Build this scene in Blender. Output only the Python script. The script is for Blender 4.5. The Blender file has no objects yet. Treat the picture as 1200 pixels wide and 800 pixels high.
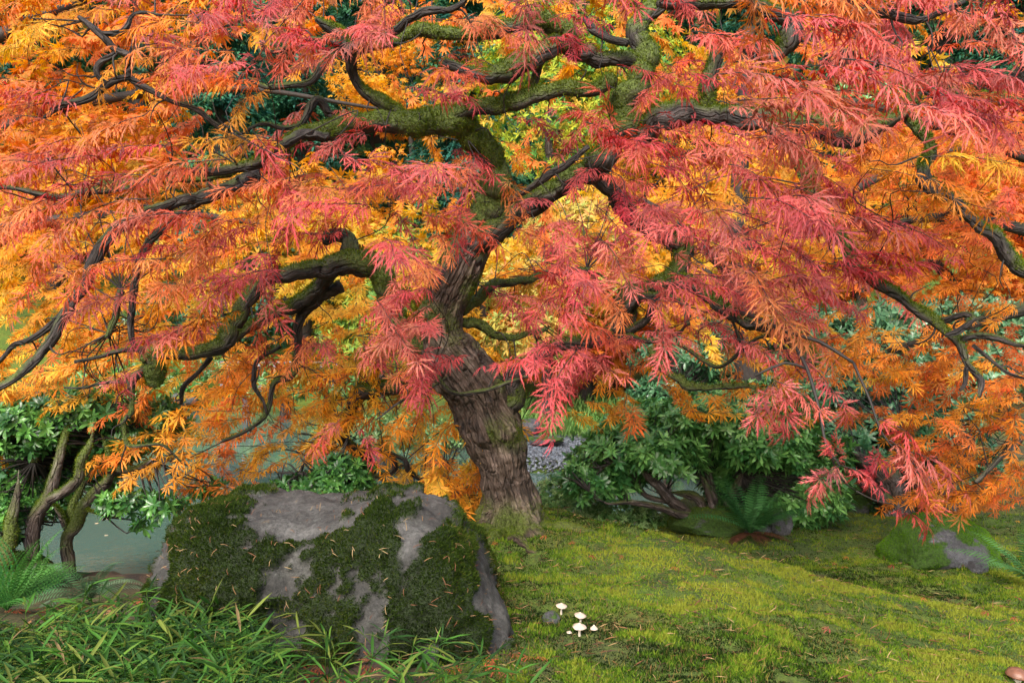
import bpy, math, random
import numpy as np
from mathutils import Vector

# ------------------------------------------------------------------ camera, world, sun, exposure
random.seed(7)
RNG = np.random.default_rng(7)
S = bpy.context.scene
COL = S.collection
cam = bpy.data.cameras.new("camera"); cam.lens = 28; cam.sensor_width = 36; cam.clip_start = 0.05; cam.clip_end = 500
camo = bpy.data.objects.new("camera", cam); COL.objects.link(camo)
CZ = 0.9; F = 933.3
camo.location = (0, 0, CZ); camo.rotation_euler = (math.radians(90), 0, 0)
S.camera = camo

SUN_EL, SUN_AZ = 40, 197      # overcast: broad soft sun from behind the camera, a little to the left
w = bpy.data.worlds.new("World"); S.world = w; w.use_nodes = True
nt = w.node_tree; nt.nodes.clear()
sky = nt.nodes.new("ShaderNodeTexSky"); sky.sky_type = 'NISHITA'; sky.sun_disc = False
sky.sun_elevation = math.radians(SUN_EL); sky.sun_rotation = math.radians(SUN_AZ)
sky.air_density = 1.0; sky.dust_density = 4.0; sky.ozone_density = 1.0
bg = nt.nodes.new("ShaderNodeBackground"); bg.inputs[1].default_value = 0.15
out = nt.nodes.new("ShaderNodeOutputWorld")
nt.links.new(sky.outputs[0], bg.inputs[0]); nt.links.new(bg.outputs[0], out.inputs[0])
sun = bpy.data.lights.new("sun", 'SUN'); sun.energy = 1.5; sun.angle = math.radians(20); sun.color = (1, 0.96, 0.9)
suno = bpy.data.objects.new("sun", sun); COL.objects.link(suno)
az = math.radians(SUN_AZ); el = math.radians(SUN_EL)
sdir = Vector((math.sin(az)*math.cos(el), math.cos(az)*math.cos(el), math.sin(el)))
suno.rotation_euler = sdir.to_track_quat('Z', 'Y').to_euler()
S.view_settings.view_transform = 'Standard'; S.view_settings.look = 'None'
S.view_settings.exposure = 1.38; S.view_settings.gamma = 1
S.cycles.max_bounces = 6; S.cycles.diffuse_bounces = 4; S.cycles.glossy_bounces = 3
S.cycles.transmission_bounces = 4; S.cycles.transparent_max_bounces = 4
S.cycles.use_denoising = True

# ------------------------------------------------------------------ helpers
def P(px, py, Y):
    return np.array([(px-600)/F*Y, Y, CZ+(400-py)/F*Y])
def hexlin(r, g, b):
    c = np.array([r, g, b])/255.0
    return np.where(c <= 0.04045, c/12.92, ((c+0.055)/1.055)**2.4)
def _hash(i, j, k, seed):
    n = (i.astype(np.int64)*374761393 + j.astype(np.int64)*668265263 + k.astype(np.int64)*2147483647 + seed*974711) & 0xffffffff
    n = ((n ^ (n >> 13))*1274126177) & 0xffffffff
    n = ((n ^ (n >> 16))*2246822519) & 0xffffffff
    return ((n ^ (n >> 15)) & 0xffffff)/float(0xffffff)
def vnoise(p, seed=0):
    p = np.asarray(p, float); f = np.floor(p); t = p-f; t = t*t*(3-2*t); f = f.astype(np.int64)
    r = 0
    for a in (0, 1):
        for b in (0, 1):
            for c in (0, 1):
                wt = (t[..., 0] if a else 1-t[..., 0])*(t[..., 1] if b else 1-t[..., 1])*(t[..., 2] if c else 1-t[..., 2])
                r = r+wt*_hash(f[..., 0]+a, f[..., 1]+b, f[..., 2]+c, seed)
    return r*2-1
def fbm(p, seed=0, octv=4, gain=0.5):
    p = np.asarray(p, float); r = 0; a = 1; s = 0
    for o in range(octv):
        r = r+a*vnoise(p*(2.03**o)+o*17.3, seed+o); s += a; a *= gain
    return r/s
def sstep(a, b, x):
    t = np.clip((x-a)/(b-a), 0, 1); return t*t*(3-2*t)
def norm(v):
    return v/np.maximum(np.linalg.norm(v, axis=-1, keepdims=True), 1e-9)

def tag(o, label=None, cat=None, group=None, kind=None):
    if label: o["label"] = label
    if cat: o["category"] = cat
    if group: o["group"] = group
    if kind: o["kind"] = kind
    return o
def thing(name, loc, label, cat, group=None):
    o = bpy.data.objects.new(name, None); COL.objects.link(o); o.location = tuple(float(v) for v in loc)
    o.empty_display_size = 0.1
    return tag(o, label, cat, group)
def mk(name, V, T, mat, parent=None, col=None, attrs=None, smooth=True, base=None):
    """one mesh object from vertex / face arrays (tris or quads)"""
    V = np.asarray(V, float).copy(); T = np.asarray(T, np.int32)
    off = np.zeros(3)
    if parent is not None:
        p = parent
        while p is not None:
            off = off+np.array(p.location); p = p.parent
    elif base is not None:
        off = np.asarray(base, float)
    me = bpy.data.meshes.new(name)
    k = T.shape[1]
    me.vertices.add(len(V)); me.vertices.foreach_set("co", (V-off).astype(np.float32).ravel())
    me.loops.add(T.size); me.loops.foreach_set("vertex_index", T.ravel())
    me.polygons.add(len(T)); me.polygons.foreach_set("loop_start", np.arange(0, T.size, k, dtype=np.int32))
    if smooth: me.polygons.foreach_set("use_smooth", np.ones(len(T), bool))
    me.update(calc_edges=True)
    if col is not None:
        a = me.attributes.new("col", 'FLOAT_COLOR', 'POINT')
        c = np.ones((len(V), 4), np.float32); c[:, :3] = col; a.data.foreach_set("color", c.ravel())
    for n, arr in (attrs or {}).items():
        if arr.ndim == 1:
            a = me.attributes.new(n, 'FLOAT', 'POINT'); a.data.foreach_set("value", arr.astype(np.float32))
        else:
            a = me.attributes.new(n, 'FLOAT_VECTOR', 'POINT'); a.data.foreach_set("vector", arr.astype(np.float32).ravel())
    me.materials.append(mat)
    o = bpy.data.objects.new(name, me); COL.objects.link(o)
    if parent is not None: o.parent = parent
    elif base is not None: o.location = tuple(float(v) for v in base)
    return o
class Buf:
    def __init__(s): s.V = []; s.T = []; s.C = []; s.n = 0
    def add(s, V, T, C=None):
        s.V.append(V); s.T.append(np.asarray(T)+s.n); s.n += len(V)
        if C is not None: s.C.append(np.broadcast_to(C, (len(V), 3)))
    def get(s):
        return np.concatenate(s.V), np.concatenate(s.T), (np.concatenate(s.C) if s.C else None)
    def mk(s, name, mat, parent=None, **k):
        V, T, C = s.get(); return mk(name, V, T, mat, parent, col=C, **k)

# ------------------------------------------------------------------ materials
def mat_new(name):
    m = bpy.data.materials.new(name); m.use_nodes = True; t = m.node_tree; t.nodes.clear()
    o = t.nodes.new("ShaderNodeOutputMaterial"); return m, t, o
def leaf_mat(name, rough=0.5, trans=0.4, spec=0.35, sat=1.25):
    m, t, o = mat_new(name); N = t.nodes.new; L = t.links.new
    a = N("ShaderNodeAttribute"); a.attribute_name = "col"
    b = N("ShaderNodeBsdfPrincipled"); b.inputs["Roughness"].default_value = rough; b.inputs["Specular IOR Level"].default_value = spec
    tr = N("ShaderNodeBsdfTranslucent"); mx = N("ShaderNodeMixShader"); mx.inputs[0].default_value = trans
    hs = N("ShaderNodeHueSaturation"); hs.inputs["Saturation"].default_value = sat; hs.inputs["Value"].default_value = 1.1
    L(a.outputs["Color"], b.inputs["Base Color"]); L(a.outputs["Color"], hs.inputs["Color"]); L(hs.outputs[0], tr.inputs[0])
    L(b.outputs[0], mx.inputs[1]); L(tr.outputs[0], mx.inputs[2]); L(mx.outputs[0], o.inputs[0]); return m
def ramp(t, stops):
    r = t.nodes.new("ShaderNodeValToRGB"); e = r.color_ramp.elements
    while len(e) > 1: e.remove(e[-1])
    e[0].position = stops[0][0]; e[0].color = (*stops[0][1], 1)
    for p, c in stops[1:]:
        q = e.new(p); q.color = (*c, 1)
    return r
def noise_n(t, scale, detail=5, vec=None, rough=0.55, dist=0.0):
    n = t.nodes.new("ShaderNodeTexNoise"); n.inputs["Scale"].default_value = scale; n.inputs["Detail"].default_value = detail
    n.inputs["Roughness"].default_value = rough; n.inputs["Distortion"].default_value = dist
    if vec is not None: t.links.new(vec, n.inputs["Vector"])
    return n
def bark_mat(name, c0, c1, c2, mossc=(0.075, 0.105, 0.014), use_moss=True, crack=1.0):
    m, t, o = mat_new(name); N = t.nodes.new; L = t.links.new
    a = N("ShaderNodeAttribute"); a.attribute_name = "tv"
    mp = N("ShaderNodeMapping"); mp.inputs["Scale"].default_value = (1, 1, 0.22); L(a.outputs["Vector"], mp.inputs[0])
    n1 = noise_n(t, 38, 6, mp.outputs[0], 0.6, 0.6); n2 = noise_n(t, 7, 4, a.outputs["Vector"]); n3 = noise_n(t, 160, 3, mp.outputs[0])
    r1 = ramp(t, [(0.3, c0), (0.5, c1), (0.72, c2)]); L(n1.outputs[0], r1.inputs[0])
    r2 = ramp(t, [(0.35, (0.55, 0.5, 0.45)), (0.65, (1.25, 1.25, 1.3))]); L(n2.outputs[0], r2.inputs[0])
    mu = N("ShaderNodeMix"); mu.data_type = 'RGBA'; mu.blend_type = 'MULTIPLY'; mu.inputs[0].default_value = 1
    L(r1.outputs[0], mu.inputs[6]); L(r2.outputs[0], mu.inputs[7])
    b = N("ShaderNodeBsdfPrincipled"); b.inputs["Roughness"].default_value = 0.7; b.inputs["Specular IOR Level"].default_value = 0.4
    col = mu.outputs[2]
    if use_moss:
        ms = N("ShaderNodeAttribute"); ms.attribute_name = "moss"
        nm = noise_n(t, 90, 4, a.outputs["Vector"]); rm = ramp(t, [(0.3, tuple(v*0.45 for v in mossc)), (0.7, tuple(v*1.5 for v in mossc))]); L(nm.outputs[0], rm.inputs[0])
        mm = N("ShaderNodeMix"); mm.data_type = 'RGBA'; L(ms.outputs["Fac"], mm.inputs[0]); L(col, mm.inputs[6]); L(rm.outputs[0], mm.inputs[7]); col = mm.outputs[2]
    L(col, b.inputs["Base Color"])
    ad = N("ShaderNodeMath"); ad.operation = 'MULTIPLY_ADD'; L(n3.outputs[0], ad.inputs[0]); ad.inputs[1].default_value = 0.3; L(n1.outputs[0], ad.inputs[2])
    vo = N("ShaderNodeTexVoronoi"); vo.feature = 'DISTANCE_TO_EDGE'; vo.inputs["Scale"].default_value = 30
    wv = N("ShaderNodeMix"); wv.data_type = 'RGBA'; wv.inputs[0].default_value = 0.03; L(mp.outputs[0], wv.inputs[6]); L(n2.outputs[1], wv.inputs[7]); L(wv.outputs[2], vo.inputs["Vector"])
    rc = ramp(t, [(0.0, (0, 0, 0)), (0.09, (1, 1, 1))]); L(vo.outputs[0], rc.inputs[0])
    ad2 = N("ShaderNodeMath"); ad2.operation = 'MULTIPLY_ADD'; L(rc.outputs[0], ad2.inputs[0]); ad2.inputs[1].default_value = 0.5; L(ad.outputs[0], ad2.inputs[2])
    bu = N("ShaderNodeBump"); bu.inputs["Strength"].default_value = 1.0*crack; bu.inputs["Distance"].default_value = 0.02; L(ad2.outputs[0], bu.inputs["Height"])
    if use_moss:
        hm = N("ShaderNodeMix"); hm.data_type = 'FLOAT'; L(ms.outputs["Fac"], hm.inputs[0]); L(ad2.outputs[0], hm.inputs[2]); L(nm.outputs[0], hm.inputs[3]); L(hm.outputs[0], bu.inputs["Height"])
    L(bu.outputs[0], b.inputs["Normal"]); L(b.outputs[0], o.inputs[0]); return m
def rock_mat(name, g0, g1, g2, mossc=(0.05, 0.085, 0.01)):
    m, t, o = mat_new(name); N = t.nodes.new; L = t.links.new
    tc = N("ShaderNodeTexCoord"); v = tc.outputs["Object"]
    n1 = noise_n(t, 6, 8, v, 0.66, 0.4); n2 = noise_n(t, 80, 8, v, 0.8); n3 = noise_n(t, 24, 6, v, 0.65)
    r1 = ramp(t, [(0.3, g0), (0.52, g1), (0.72, g2)]); L(n1.outputs[0], r1.inputs[0])
    r2 = ramp(t, [(0.35, (0.45, 0.45, 0.44)), (0.65, (1.4, 1.4, 1.38))]); L(n2.outputs[0], r2.inputs[0])
    mu = N("ShaderNodeMix"); mu.data_type = 'RGBA'; mu.blend_type = 'MULTIPLY'; mu.inputs[0].default_value = 1
    L(r1.outputs[0], mu.inputs[6]); L(r2.outputs[0], mu.inputs[7])
    # lichen blotches
    r3 = ramp(t, [(0.6, (0, 0, 0)), (0.66, (1, 1, 1))]); L(n3.outputs[0], r3.inputs[0])
    li = N("ShaderNodeMix"); li.data_type = 'RGBA'; li.inputs[7].default_value = (0.17, 0.18, 0.165, 1); L(mu.outputs[2], li.inputs[6])
    lm = N("ShaderNodeMath"); lm.operation = 'MULTIPLY'; lm.inputs[1].default_value = 0.55; L(r3.outputs[0], lm.inputs[0]); L(lm.outputs[0], li.inputs[0])
    ms = N("ShaderNodeAttribute"); ms.attribute_name = "moss"
    nm = noise_n(t, 70, 4, v); rm = ramp(t, [(0.3, tuple(q*0.4 for q in mossc)), (0.7, tuple(q*1.3 for q in mossc))]); L(nm.outputs[0], rm.inputs[0])
    mm = N("ShaderNodeMix"); mm.data_type = 'RGBA'; L(ms.outputs["Fac"], mm.inputs[0]); L(li.outputs[2], mm.inputs[6]); L(rm.outputs[0], mm.inputs[7])
    b = N("ShaderNodeBsdfPrincipled"); b.inputs["Roughness"].default_value = 0.75; L(mm.outputs[2], b.inputs["Base Color"])
    bu = N("ShaderNodeBump"); bu.inputs["Strength"].default_value = 1.0; bu.inputs["Distance"].default_value = 0.02; L(n2.outputs[0], bu.inputs["Height"])
    L(bu.outputs[0], b.inputs["Normal"]); L(b.outputs[0], o.inputs[0]); return m
def plain_mat(name, c, rough=0.6, var=0.25, scale=30, spec=0.5):
    m, t, o = mat_new(name); N = t.nodes.new; L = t.links.new
    tc = N("ShaderNodeTexCoord"); n = noise_n(t, scale, 5, tc.outputs["Object"])
    r = ramp(t, [(0.3, tuple(v*(1-var) for v in c)), (0.7, tuple(min(1, v*(1+var)) for v in c))]); L(n.outputs[0], r.inputs[0])
    b = N("ShaderNodeBsdfPrincipled"); b.inputs["Roughness"].default_value = rough; b.inputs["Specular IOR Level"].default_value = spec
    L(r.outputs[0], b.inputs["Base Color"])
    bu = N("ShaderNodeBump"); bu.inputs["Strength"].default_value = 0.4; bu.inputs["Distance"].default_value = 0.005; L(n.outputs[0], bu.inputs["Height"]); L(bu.outputs[0], b.inputs["Normal"])
    L(b.outputs[0], o.inputs[0]); return m

M_red = leaf_mat("red_leaf", 0.5, 0.48, 0.35)
M_org = leaf_mat("orange_leaf", 0.55, 0.52, 0.3)
M_green = leaf_mat("glossy_leaf", 0.32, 0.2, 0.6, 1.1)
M_soft = leaf_mat("soft_leaf", 0.6, 0.3, 0.2, 1.1)
M_mossb = leaf_mat("moss_blade", 0.8, 0.3, 0.1, 1.1)
M_dry = leaf_mat("dry_needle", 0.7, 0.1, 0.2, 1.0)
M_bark = bark_mat("maple_bark", (0.012, 0.008, 0.006), (0.065, 0.044, 0.031), (0.20, 0.15, 0.12))
M_limb = bark_mat("limb_bark", (0.008, 0.006, 0.005), (0.028, 0.021, 0.018), (0.11, 0.095, 0.09))
M_sbark = bark_mat("shrub_bark", (0.02, 0.015, 0.012), (0.07, 0.05, 0.04), (0.2, 0.17, 0.16))
M_twig = plain_mat("twig_bark", (0.016, 0.012, 0.009), 0.7)
M_fbark = plain_mat("far_bark", (0.03, 0.024, 0.02), 0.8)
M_rock = rock_mat("boulder_stone", (0.03, 0.029, 0.027), (0.085, 0.083, 0.076), (0.19, 0.187, 0.175), (0.022, 0.04, 0.006))
M_stone = rock_mat("edge_stone", (0.04, 0.04, 0.04), (0.10, 0.10, 0.11), (0.17, 0.17, 0.18), (0.05, 0.11, 0.01))
M_pebble = plain_mat("pebble", (0.13, 0.15, 0.17), 0.5, 0.5, 12)
M_cap = plain_mat("mushroom_cap", (0.44, 0.36, 0.28), 0.6, 0.22, 90)
M_capb = plain_mat("brown_cap", (0.16, 0.07, 0.04), 0.45, 0.3, 60)
M_stem = plain_mat("mushroom_stem", (0.6, 0.52, 0.42), 0.6, 0.15, 80)
M_wood = plain_mat("weathered_wood", (0.16, 0.155, 0.16), 0.7, 0.3, 20)
M_bamboo = plain_mat("bamboo_pole", (0.5, 0.48, 0.42), 0.5, 0.2, 20)

# ------------------------------------------------------------------ terrain
WATER = -0.70
def ground(x, y):
    x = np.asarray(x, float); y = np.asarray(y, float)
    z = np.zeros_like(x+y)
    z = z+0.03*np.exp(-((x-0.1)**2+(y-3.8)**2)/0.5)
    crest = 3.98-0.62*np.clip(x, 0, 2.2)
    rightm = sstep(0.15, 0.6, x)
    z = z-0.27*sstep(0.0, 0.85, y-crest)*rightm
    z = z-0.13*sstep(0.5, 1.8, x)*(1-sstep(0.0, 0.8, y-crest))
    z = z-0.05*sstep(4.5, 6.5, y)*rightm
    z = z-0.30*sstep(-0.9, -1.6, x)*sstep(2.4, 4.0, y)
    z = z-0.03*sstep(-0.2, -0.8, x)
    # near bank
    ys = 4.75+1.9*sstep(-3.9, -5.0, x)+0.9*sstep(0.1, 0.7, x)+1.2*sstep(0.7, 1.5, x)+9*sstep(1.6, 3.2, x)+40*sstep(3.0, 6, x)
    near = sstep(-0.55, 0.45, y-ys)
    # far shore
    yf = 19.5-6.0*sstep(-3.4, -2.3, x)-3.7*sstep(-0.9, 0.1, x)
    far = sstep(-0.5, 0.5, y-yf)
    pond = near*(1-far)
    z = z*(1-pond)+(-1.15)*pond
    farland = near*far
    z = z*(1-farland)+farland*(-0.62+0.5*sstep(13, 17, y)+0.5*sstep(20, 24, y))
    # right side rises behind the lawn
    z = z+0.8*sstep(6.5, 10, y)*sstep(2.2, 4.2, x)
    # hills closing the view
    z = z+16*sstep(20, 44, y+0.4*np.abs(x))**1.2+5*sstep(14, 40, np.abs(x))
    n = fbm(np.stack([x*0.9, y*0.9, 0*x], -1), 3, 3)
    z = z+0.035*n*(1-pond)+0.35*fbm(np.stack([x*0.2, y*0.2, 0*x], -1), 5, 3)*sstep(12, 22, np.hypot(x, y))
    z = z+(0.022*fbm(np.stack([x*6, y*7, 0*x], -1), 9, 2)+0.018*np.abs(fbm(np.stack([x*17, y*17, 0*x], -1), 19, 2)))*(np.hypot(x, y) < 9)
    return z
def axis(n, c, near, far):
    t = np.linspace(-1, 1, n); return c+near*t*1.0+np.sign(t)*(far-near)*np.abs(t)**5
gx = axis(520, 0.4, 4.0, 110); gy = axis(520, 3.2, 4.0, 110)
X, Y = np.meshgrid(gx, gy); Z = ground(X, Y)
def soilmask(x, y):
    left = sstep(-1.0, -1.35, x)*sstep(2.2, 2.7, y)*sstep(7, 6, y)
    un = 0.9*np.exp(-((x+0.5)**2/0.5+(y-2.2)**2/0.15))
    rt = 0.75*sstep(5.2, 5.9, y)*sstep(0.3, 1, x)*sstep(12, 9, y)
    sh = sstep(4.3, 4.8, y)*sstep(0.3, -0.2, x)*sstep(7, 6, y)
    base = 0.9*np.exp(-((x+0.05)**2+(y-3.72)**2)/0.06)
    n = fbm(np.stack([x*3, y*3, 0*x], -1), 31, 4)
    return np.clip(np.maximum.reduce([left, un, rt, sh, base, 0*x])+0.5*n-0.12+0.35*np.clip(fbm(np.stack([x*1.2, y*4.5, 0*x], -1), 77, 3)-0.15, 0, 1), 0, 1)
m, t, o = mat_new("moss_ground"); N = t.nodes.new; L = t.links.new
tc = N("ShaderNodeTexCoord"); v = tc.outputs["Object"]
n1 = noise_n(t, 2.2, 5, v); n2 = noise_n(t, 60, 5, v, 0.7); n3 = noise_n(t, 9, 4, v)
r1 = ramp(t, [(0.3, (0.035, 0.065, 0.006)), (0.5, (0.075, 0.125, 0.008)), (0.7, (0.11, 0.13, 0.012))]); L(n1.outputs[0], r1.inputs[0])
r2 = ramp(t, [(0.3, (0.35, 0.35, 0.35)), (0.7, (1.3, 1.3, 1.2))]); L(n2.outputs[0], r2.inputs[0])
mu = N("ShaderNodeMix"); mu.data_type = 'RGBA'; mu.blend_type = 'MULTIPLY'; mu.inputs[0].default_value = 1; L(r1.outputs[0], mu.inputs[6]); L(r2.outputs[0], mu.inputs[7])
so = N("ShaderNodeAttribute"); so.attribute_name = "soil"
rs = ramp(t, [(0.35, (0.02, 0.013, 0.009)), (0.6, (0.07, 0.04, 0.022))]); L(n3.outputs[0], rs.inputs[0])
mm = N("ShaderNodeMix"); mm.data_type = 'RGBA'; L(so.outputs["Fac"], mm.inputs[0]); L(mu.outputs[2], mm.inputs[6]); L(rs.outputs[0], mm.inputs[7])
b = N("ShaderNodeBsdfPrincipled"); b.inputs["Roughness"].default_value = 0.9; L(mm.outputs[2], b.inputs["Base Color"])
bu = N("ShaderNodeBump"); bu.inputs["Strength"].default_value = 1; bu.inputs["Distance"].default_value = 0.012; L(n2.outputs[0], bu.inputs["Height"]); L(bu.outputs[0], b.inputs["Normal"]); L(b.outputs[0], o.inputs[0])
M_ground = m
ny, nx = X.shape
idx = np.arange(nx*ny).reshape(ny, nx)
Q = np.stack([idx[:-1, :-1], idx[:-1, 1:], idx[1:, 1:], idx[1:, :-1]], -1).reshape(-1, 4)
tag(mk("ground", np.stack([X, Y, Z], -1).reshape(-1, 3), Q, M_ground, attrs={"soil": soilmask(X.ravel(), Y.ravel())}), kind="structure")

# water
m, t, o = mat_new("pond_water"); N = t.nodes.new; L = t.links.new
tc = N("ShaderNodeTexCoord"); n1 = noise_n(t, 2.5, 3, tc.outputs["Object"]); n2 = noise_n(t, 14, 2, tc.outputs["Object"])
b = N("ShaderNodeBsdfPrincipled"); b.inputs["Base Color"].default_value = (0.08, 0.135, 0.11, 1); b.inputs["Roughness"].default_value = 0.05; b.inputs["Specular IOR Level"].default_value = 0.3
ad = N("ShaderNodeMath"); ad.operation = 'MULTIPLY_ADD'; L(n2.outputs[0], ad.inputs[0]); ad.inputs[1].default_value = 0.15; L(n1.outputs[0], ad.inputs[2])
bu = N("ShaderNodeBump"); bu.inputs["Strength"].default_value = 0.25; bu.inputs["Distance"].default_value = 0.02; L(ad.outputs[0], bu.inputs["Height"]); L(bu.outputs[0], b.inputs["Normal"]); L(b.outputs[0], o.inputs[0])
wx, wy = np.meshgrid(np.linspace(-40, 9, 30), np.linspace(3.9, 24, 30))
idw = np.arange(900).reshape(30, 30); Qw = np.stack([idw[:-1, :-1], idw[:-1, 1:], idw[1:, 1:], idw[1:, :-1]], -1).reshape(-1, 4)
tag(mk("water", np.stack([wx, wy, np.full_like(wx, WATER)], -1).reshape(-1, 3), Qw, m), kind="structure")

# ------------------------------------------------------------------ tubes (trunks, limbs, twigs)
def spline(pts, step):
    p = np.asarray(pts, float); n = len(p)
    e = np.vstack([2*p[0]-p[1], p, 2*p[-1]-p[-2]]); out = []
    for i in range(n-1):
        p0, p1, p2, p3 = e[i:i+4]; k = max(2, int(np.linalg.norm((p2-p1)[:3])/step))
        for s in np.arange(k)/k:
            out.append(0.5*((2*p1)+(-p0+p2)*s+(2*p0-5*p1+4*p2-p3)*s*s+(-p0+3*p1-3*p2+p3)*s**3))
    out.append(p[-1]); return np.array(out)
def tube(path, sides=10, rough=0.12, seed=0, flare=None, freq=14, up=False):
    """path: n x 4 (x,y,z,r). returns V, quads, tv, normals"""
    c = path[:, :3]; r = np.maximum(path[:, 3], 0.0006); n = len(c)
    tg = norm(np.gradient(c, axis=0)); nr = np.zeros((n, 3))
    a = np.cross(tg[0], [0.3, 1, 0.1]); a = a/np.linalg.norm(a)
    for i in range(n):
        a = a-tg[i]*np.dot(a, tg[i]); a = a/max(np.linalg.norm(a), 1e-9); nr[i] = a
    bi = np.cross(tg, nr); th = np.arange(sides)*2*math.pi/sides
    dirs = nr[:, None]*np.cos(th)[None, :, None]+bi[:, None]*np.sin(th)[None, :, None]
    s = np.concatenate([[0], np.cumsum(np.linalg.norm(np.diff(c, axis=0), axis=1))])
    base = c[:, None]+dirs*r[:, None, None]
    d = 1+rough*fbm(base*freq, seed, 3)+0.5*rough*fbm(base*freq*3.3, seed+9, 2)
    if flare is not None: d = d*flare(s[:, None], th[None, :], base, dirs)
    V = c[:, None]+dirs*(r[:, None]*d)[..., None]
    tv = np.stack([np.cos(th)[None]*r[:, None], np.sin(th)[None]*r[:, None], np.broadcast_to(s[:, None], (n, sides))], -1)
    ii = np.arange(n*sides).reshape(n, sides); nx_ = np.roll(ii, -1, 1)
    Q = np.stack([ii[:-1], nx_[:-1], nx_[1:], ii[1:]], -1).reshape(-1, 4)
    cap = len(V.reshape(-1, 3))
    Vf = np.vstack([V.reshape(-1, 3), c[-1]+tg[-1]*r[-1]*0.5, c[0]-tg[0]*r[0]*0.3]); tvf = np.vstack([tv.reshape(-1, 3), tv[-1, 0], tv[0, 0]])
    l = ii[-1]; f = ii[0]
    if sides % 2 == 0:
        Q = np.vstack([Q, np.stack([l[0::2], l[1::2], np.roll(l, -2)[0::2], np.full(len(l[0::2]), cap)], -1), np.stack([np.roll(f, -2)[0::2], f[1::2], f[0::2], np.full(len(f[0::2]), cap+1)], -1)])
    Nf = np.vstack([dirs.reshape(-1, 3), tg[-1], -tg[0]])
    return Vf, Q, tvf, Nf

# moss tufts on any surface: short leaning blades
def tufts(V, T, Nrm, mask, n, length, seed, cols, spread=0.8):
    rg = np.random.default_rng(seed); T = np.asarray(T)
    if T.shape[1] == 4: T = np.vstack([T[:, :3], T[:, [0, 2, 3]]])
    a, b_, c = V[T[:, 0]], V[T[:, 1]], V[T[:, 2]]
    area = np.linalg.norm(np.cross(b_-a, c-a), axis=1)*np.clip(mask[T].mean(1), 0, 1)**1.5
    if area.sum() <= 0: return None
    k = rg.choice(len(T), n, p=area/area.sum()); u = rg.random((n, 1)); v_ = rg.random((n, 1)); fl = (u+v_) > 1; u = np.where(fl, 1-u, u); v_ = np.where(fl, 1-v_, v_)
    p = a[k]+(b_-a)[k]*u+(c-a)[k]*v_; nn = norm(Nrm[T[k]].mean(1))
    d = norm(nn+rg.normal(0, spread, (n, 3))*0.6+np.array([0, 0, 0.15])); L_ = length*rg.uniform(0.4, 1.2, n)*(0.7+0.6*(fbm(p*25, seed, 2)+0.5))
    sd = norm(np.cross(d, rg.normal(0, 1, (n, 3))))*(length*0.16)
    Vv = np.stack([p-sd-nn*length*0.1, p+sd-nn*length*0.1, p+d*L_[:, None]], 1).reshape(-1, 3)
    tt = np.arange(3*n).reshape(n, 3)
    ci = np.clip((fbm(p*4, seed+5, 3)*0.5+0.5)+rg.normal(0, 0.18, n), 0, 0.999); cols = np.array(cols); f = ci*(len(cols)-1); i0 = f.astype(int); fr = (f-i0)[:, None]
    C = cols[i0]*(1-fr)+cols[np.minimum(i0+1, len(cols)-1)]*fr
    return Vv, tt, np.repeat(C, 3, 0)
MOSSC = [(0.02, 0.035, 0.004), (0.07, 0.11, 0.010), (0.13, 0.18, 0.016), (0.19, 0.21, 0.025)]
DMOSS = [(0.007, 0.012, 0.003), (0.016, 0.034, 0.004), (0.04, 0.07, 0.007), (0.10, 0.105, 0.018)]

def woody(name, path, parent, mat, sides=12, rough=0.13, seed=0, moss=0.5, flare=None, freq=14, tuft=0, tl=0.012):
    V, Q, tv, Nn = tube(path, sides, rough, seed, flare, freq)
    mk_ = np.clip((Nn[:, 2]*0.75+0.1+0.9*fbm(V*5, seed+3, 3)+moss-0.5)*1.8, 0, 1) if moss > 0 else np.zeros(len(V))
    o = mk(name, V, Q, mat, parent, attrs={"tv": tv, "moss": mk_*0.92})
    if tuft and moss > 0:
        r = tufts(V, Q, Nn, mk_, tuft, tl, seed+1, MOSSC)
        if r is not None: mk("moss", r[0], r[1], M_mossb, o, col=r[2])
    return o

# ------------------------------------------------------------------ leaves
def leaf_template(teeth, droop, rs, lobes=7, width=0.034, mid=True, fan=0.82):
    rg = np.random.default_rng(rs); V = []; T = []
    angs = {7: [-118, -78, -38, 0, 38, 78, 118], 5: [-95, -45, 0, 45, 95]}[lobes]
    lens = {7: [0.55, 0.8, 0.95, 1.0, 0.95, 0.8, 0.55], 5: [0.65, 0.9, 1, 0.9, 0.65]}[lobes]
    for a0, l0 in zip(angs, lens):
        a = math.radians(a0*fan+rg.normal(0, 7)); l = l0*rg.uniform(0.85, 1.1); dr = droop*rg.uniform(0.5, 1.4); cv = rg.normal(0, 0.12)
        def sp(s, off=0.0):
            ang = a+cv*s; x = s*l*math.cos(ang)-off*math.sin(ang); y = s*l*math.sin(ang)+off*math.cos(ang)
            return [x, y, -dr*s*s*l-abs(off)*0.25]
        i = len(V); w_ = width*(1 if teeth else 1.5)
        if mid:
            V += [sp(0.02), sp(0.5, w_), sp(1.0), sp(0.5, -w_), sp(0.5)]; V[-1][2] += 0.01
            T += [[i, i+4, i+1], [i, i+3, i+4], [i+1, i+4, i+2], [i+4, i+3, i+2]]
        else:
            V += [sp(0.02), sp(0.45, w_), sp(1.0), sp(0.45, -w_)]; T += [[i, i+3, i+1], [i+1, i+3, i+2]]
        for s in ([0.3, 0.5, 0.7] if teeth == 3 else [0.35, 0.62] if teeth == 2 else []):
            for sg in (-1, 1):
                j = len(V); tl_ = (0.30-0.2*s)*rg.uniform(0.8, 1.3)
                V += [sp(s-0.05), sp(s+0.05), sp(min(s+tl_*0.95, 1.08), sg*tl_*0.42)]; T += [[j, j+1, j+2]]
    V = np.array(V); V[:, 0] += 0.05
    return V, np.array(T)
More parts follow.
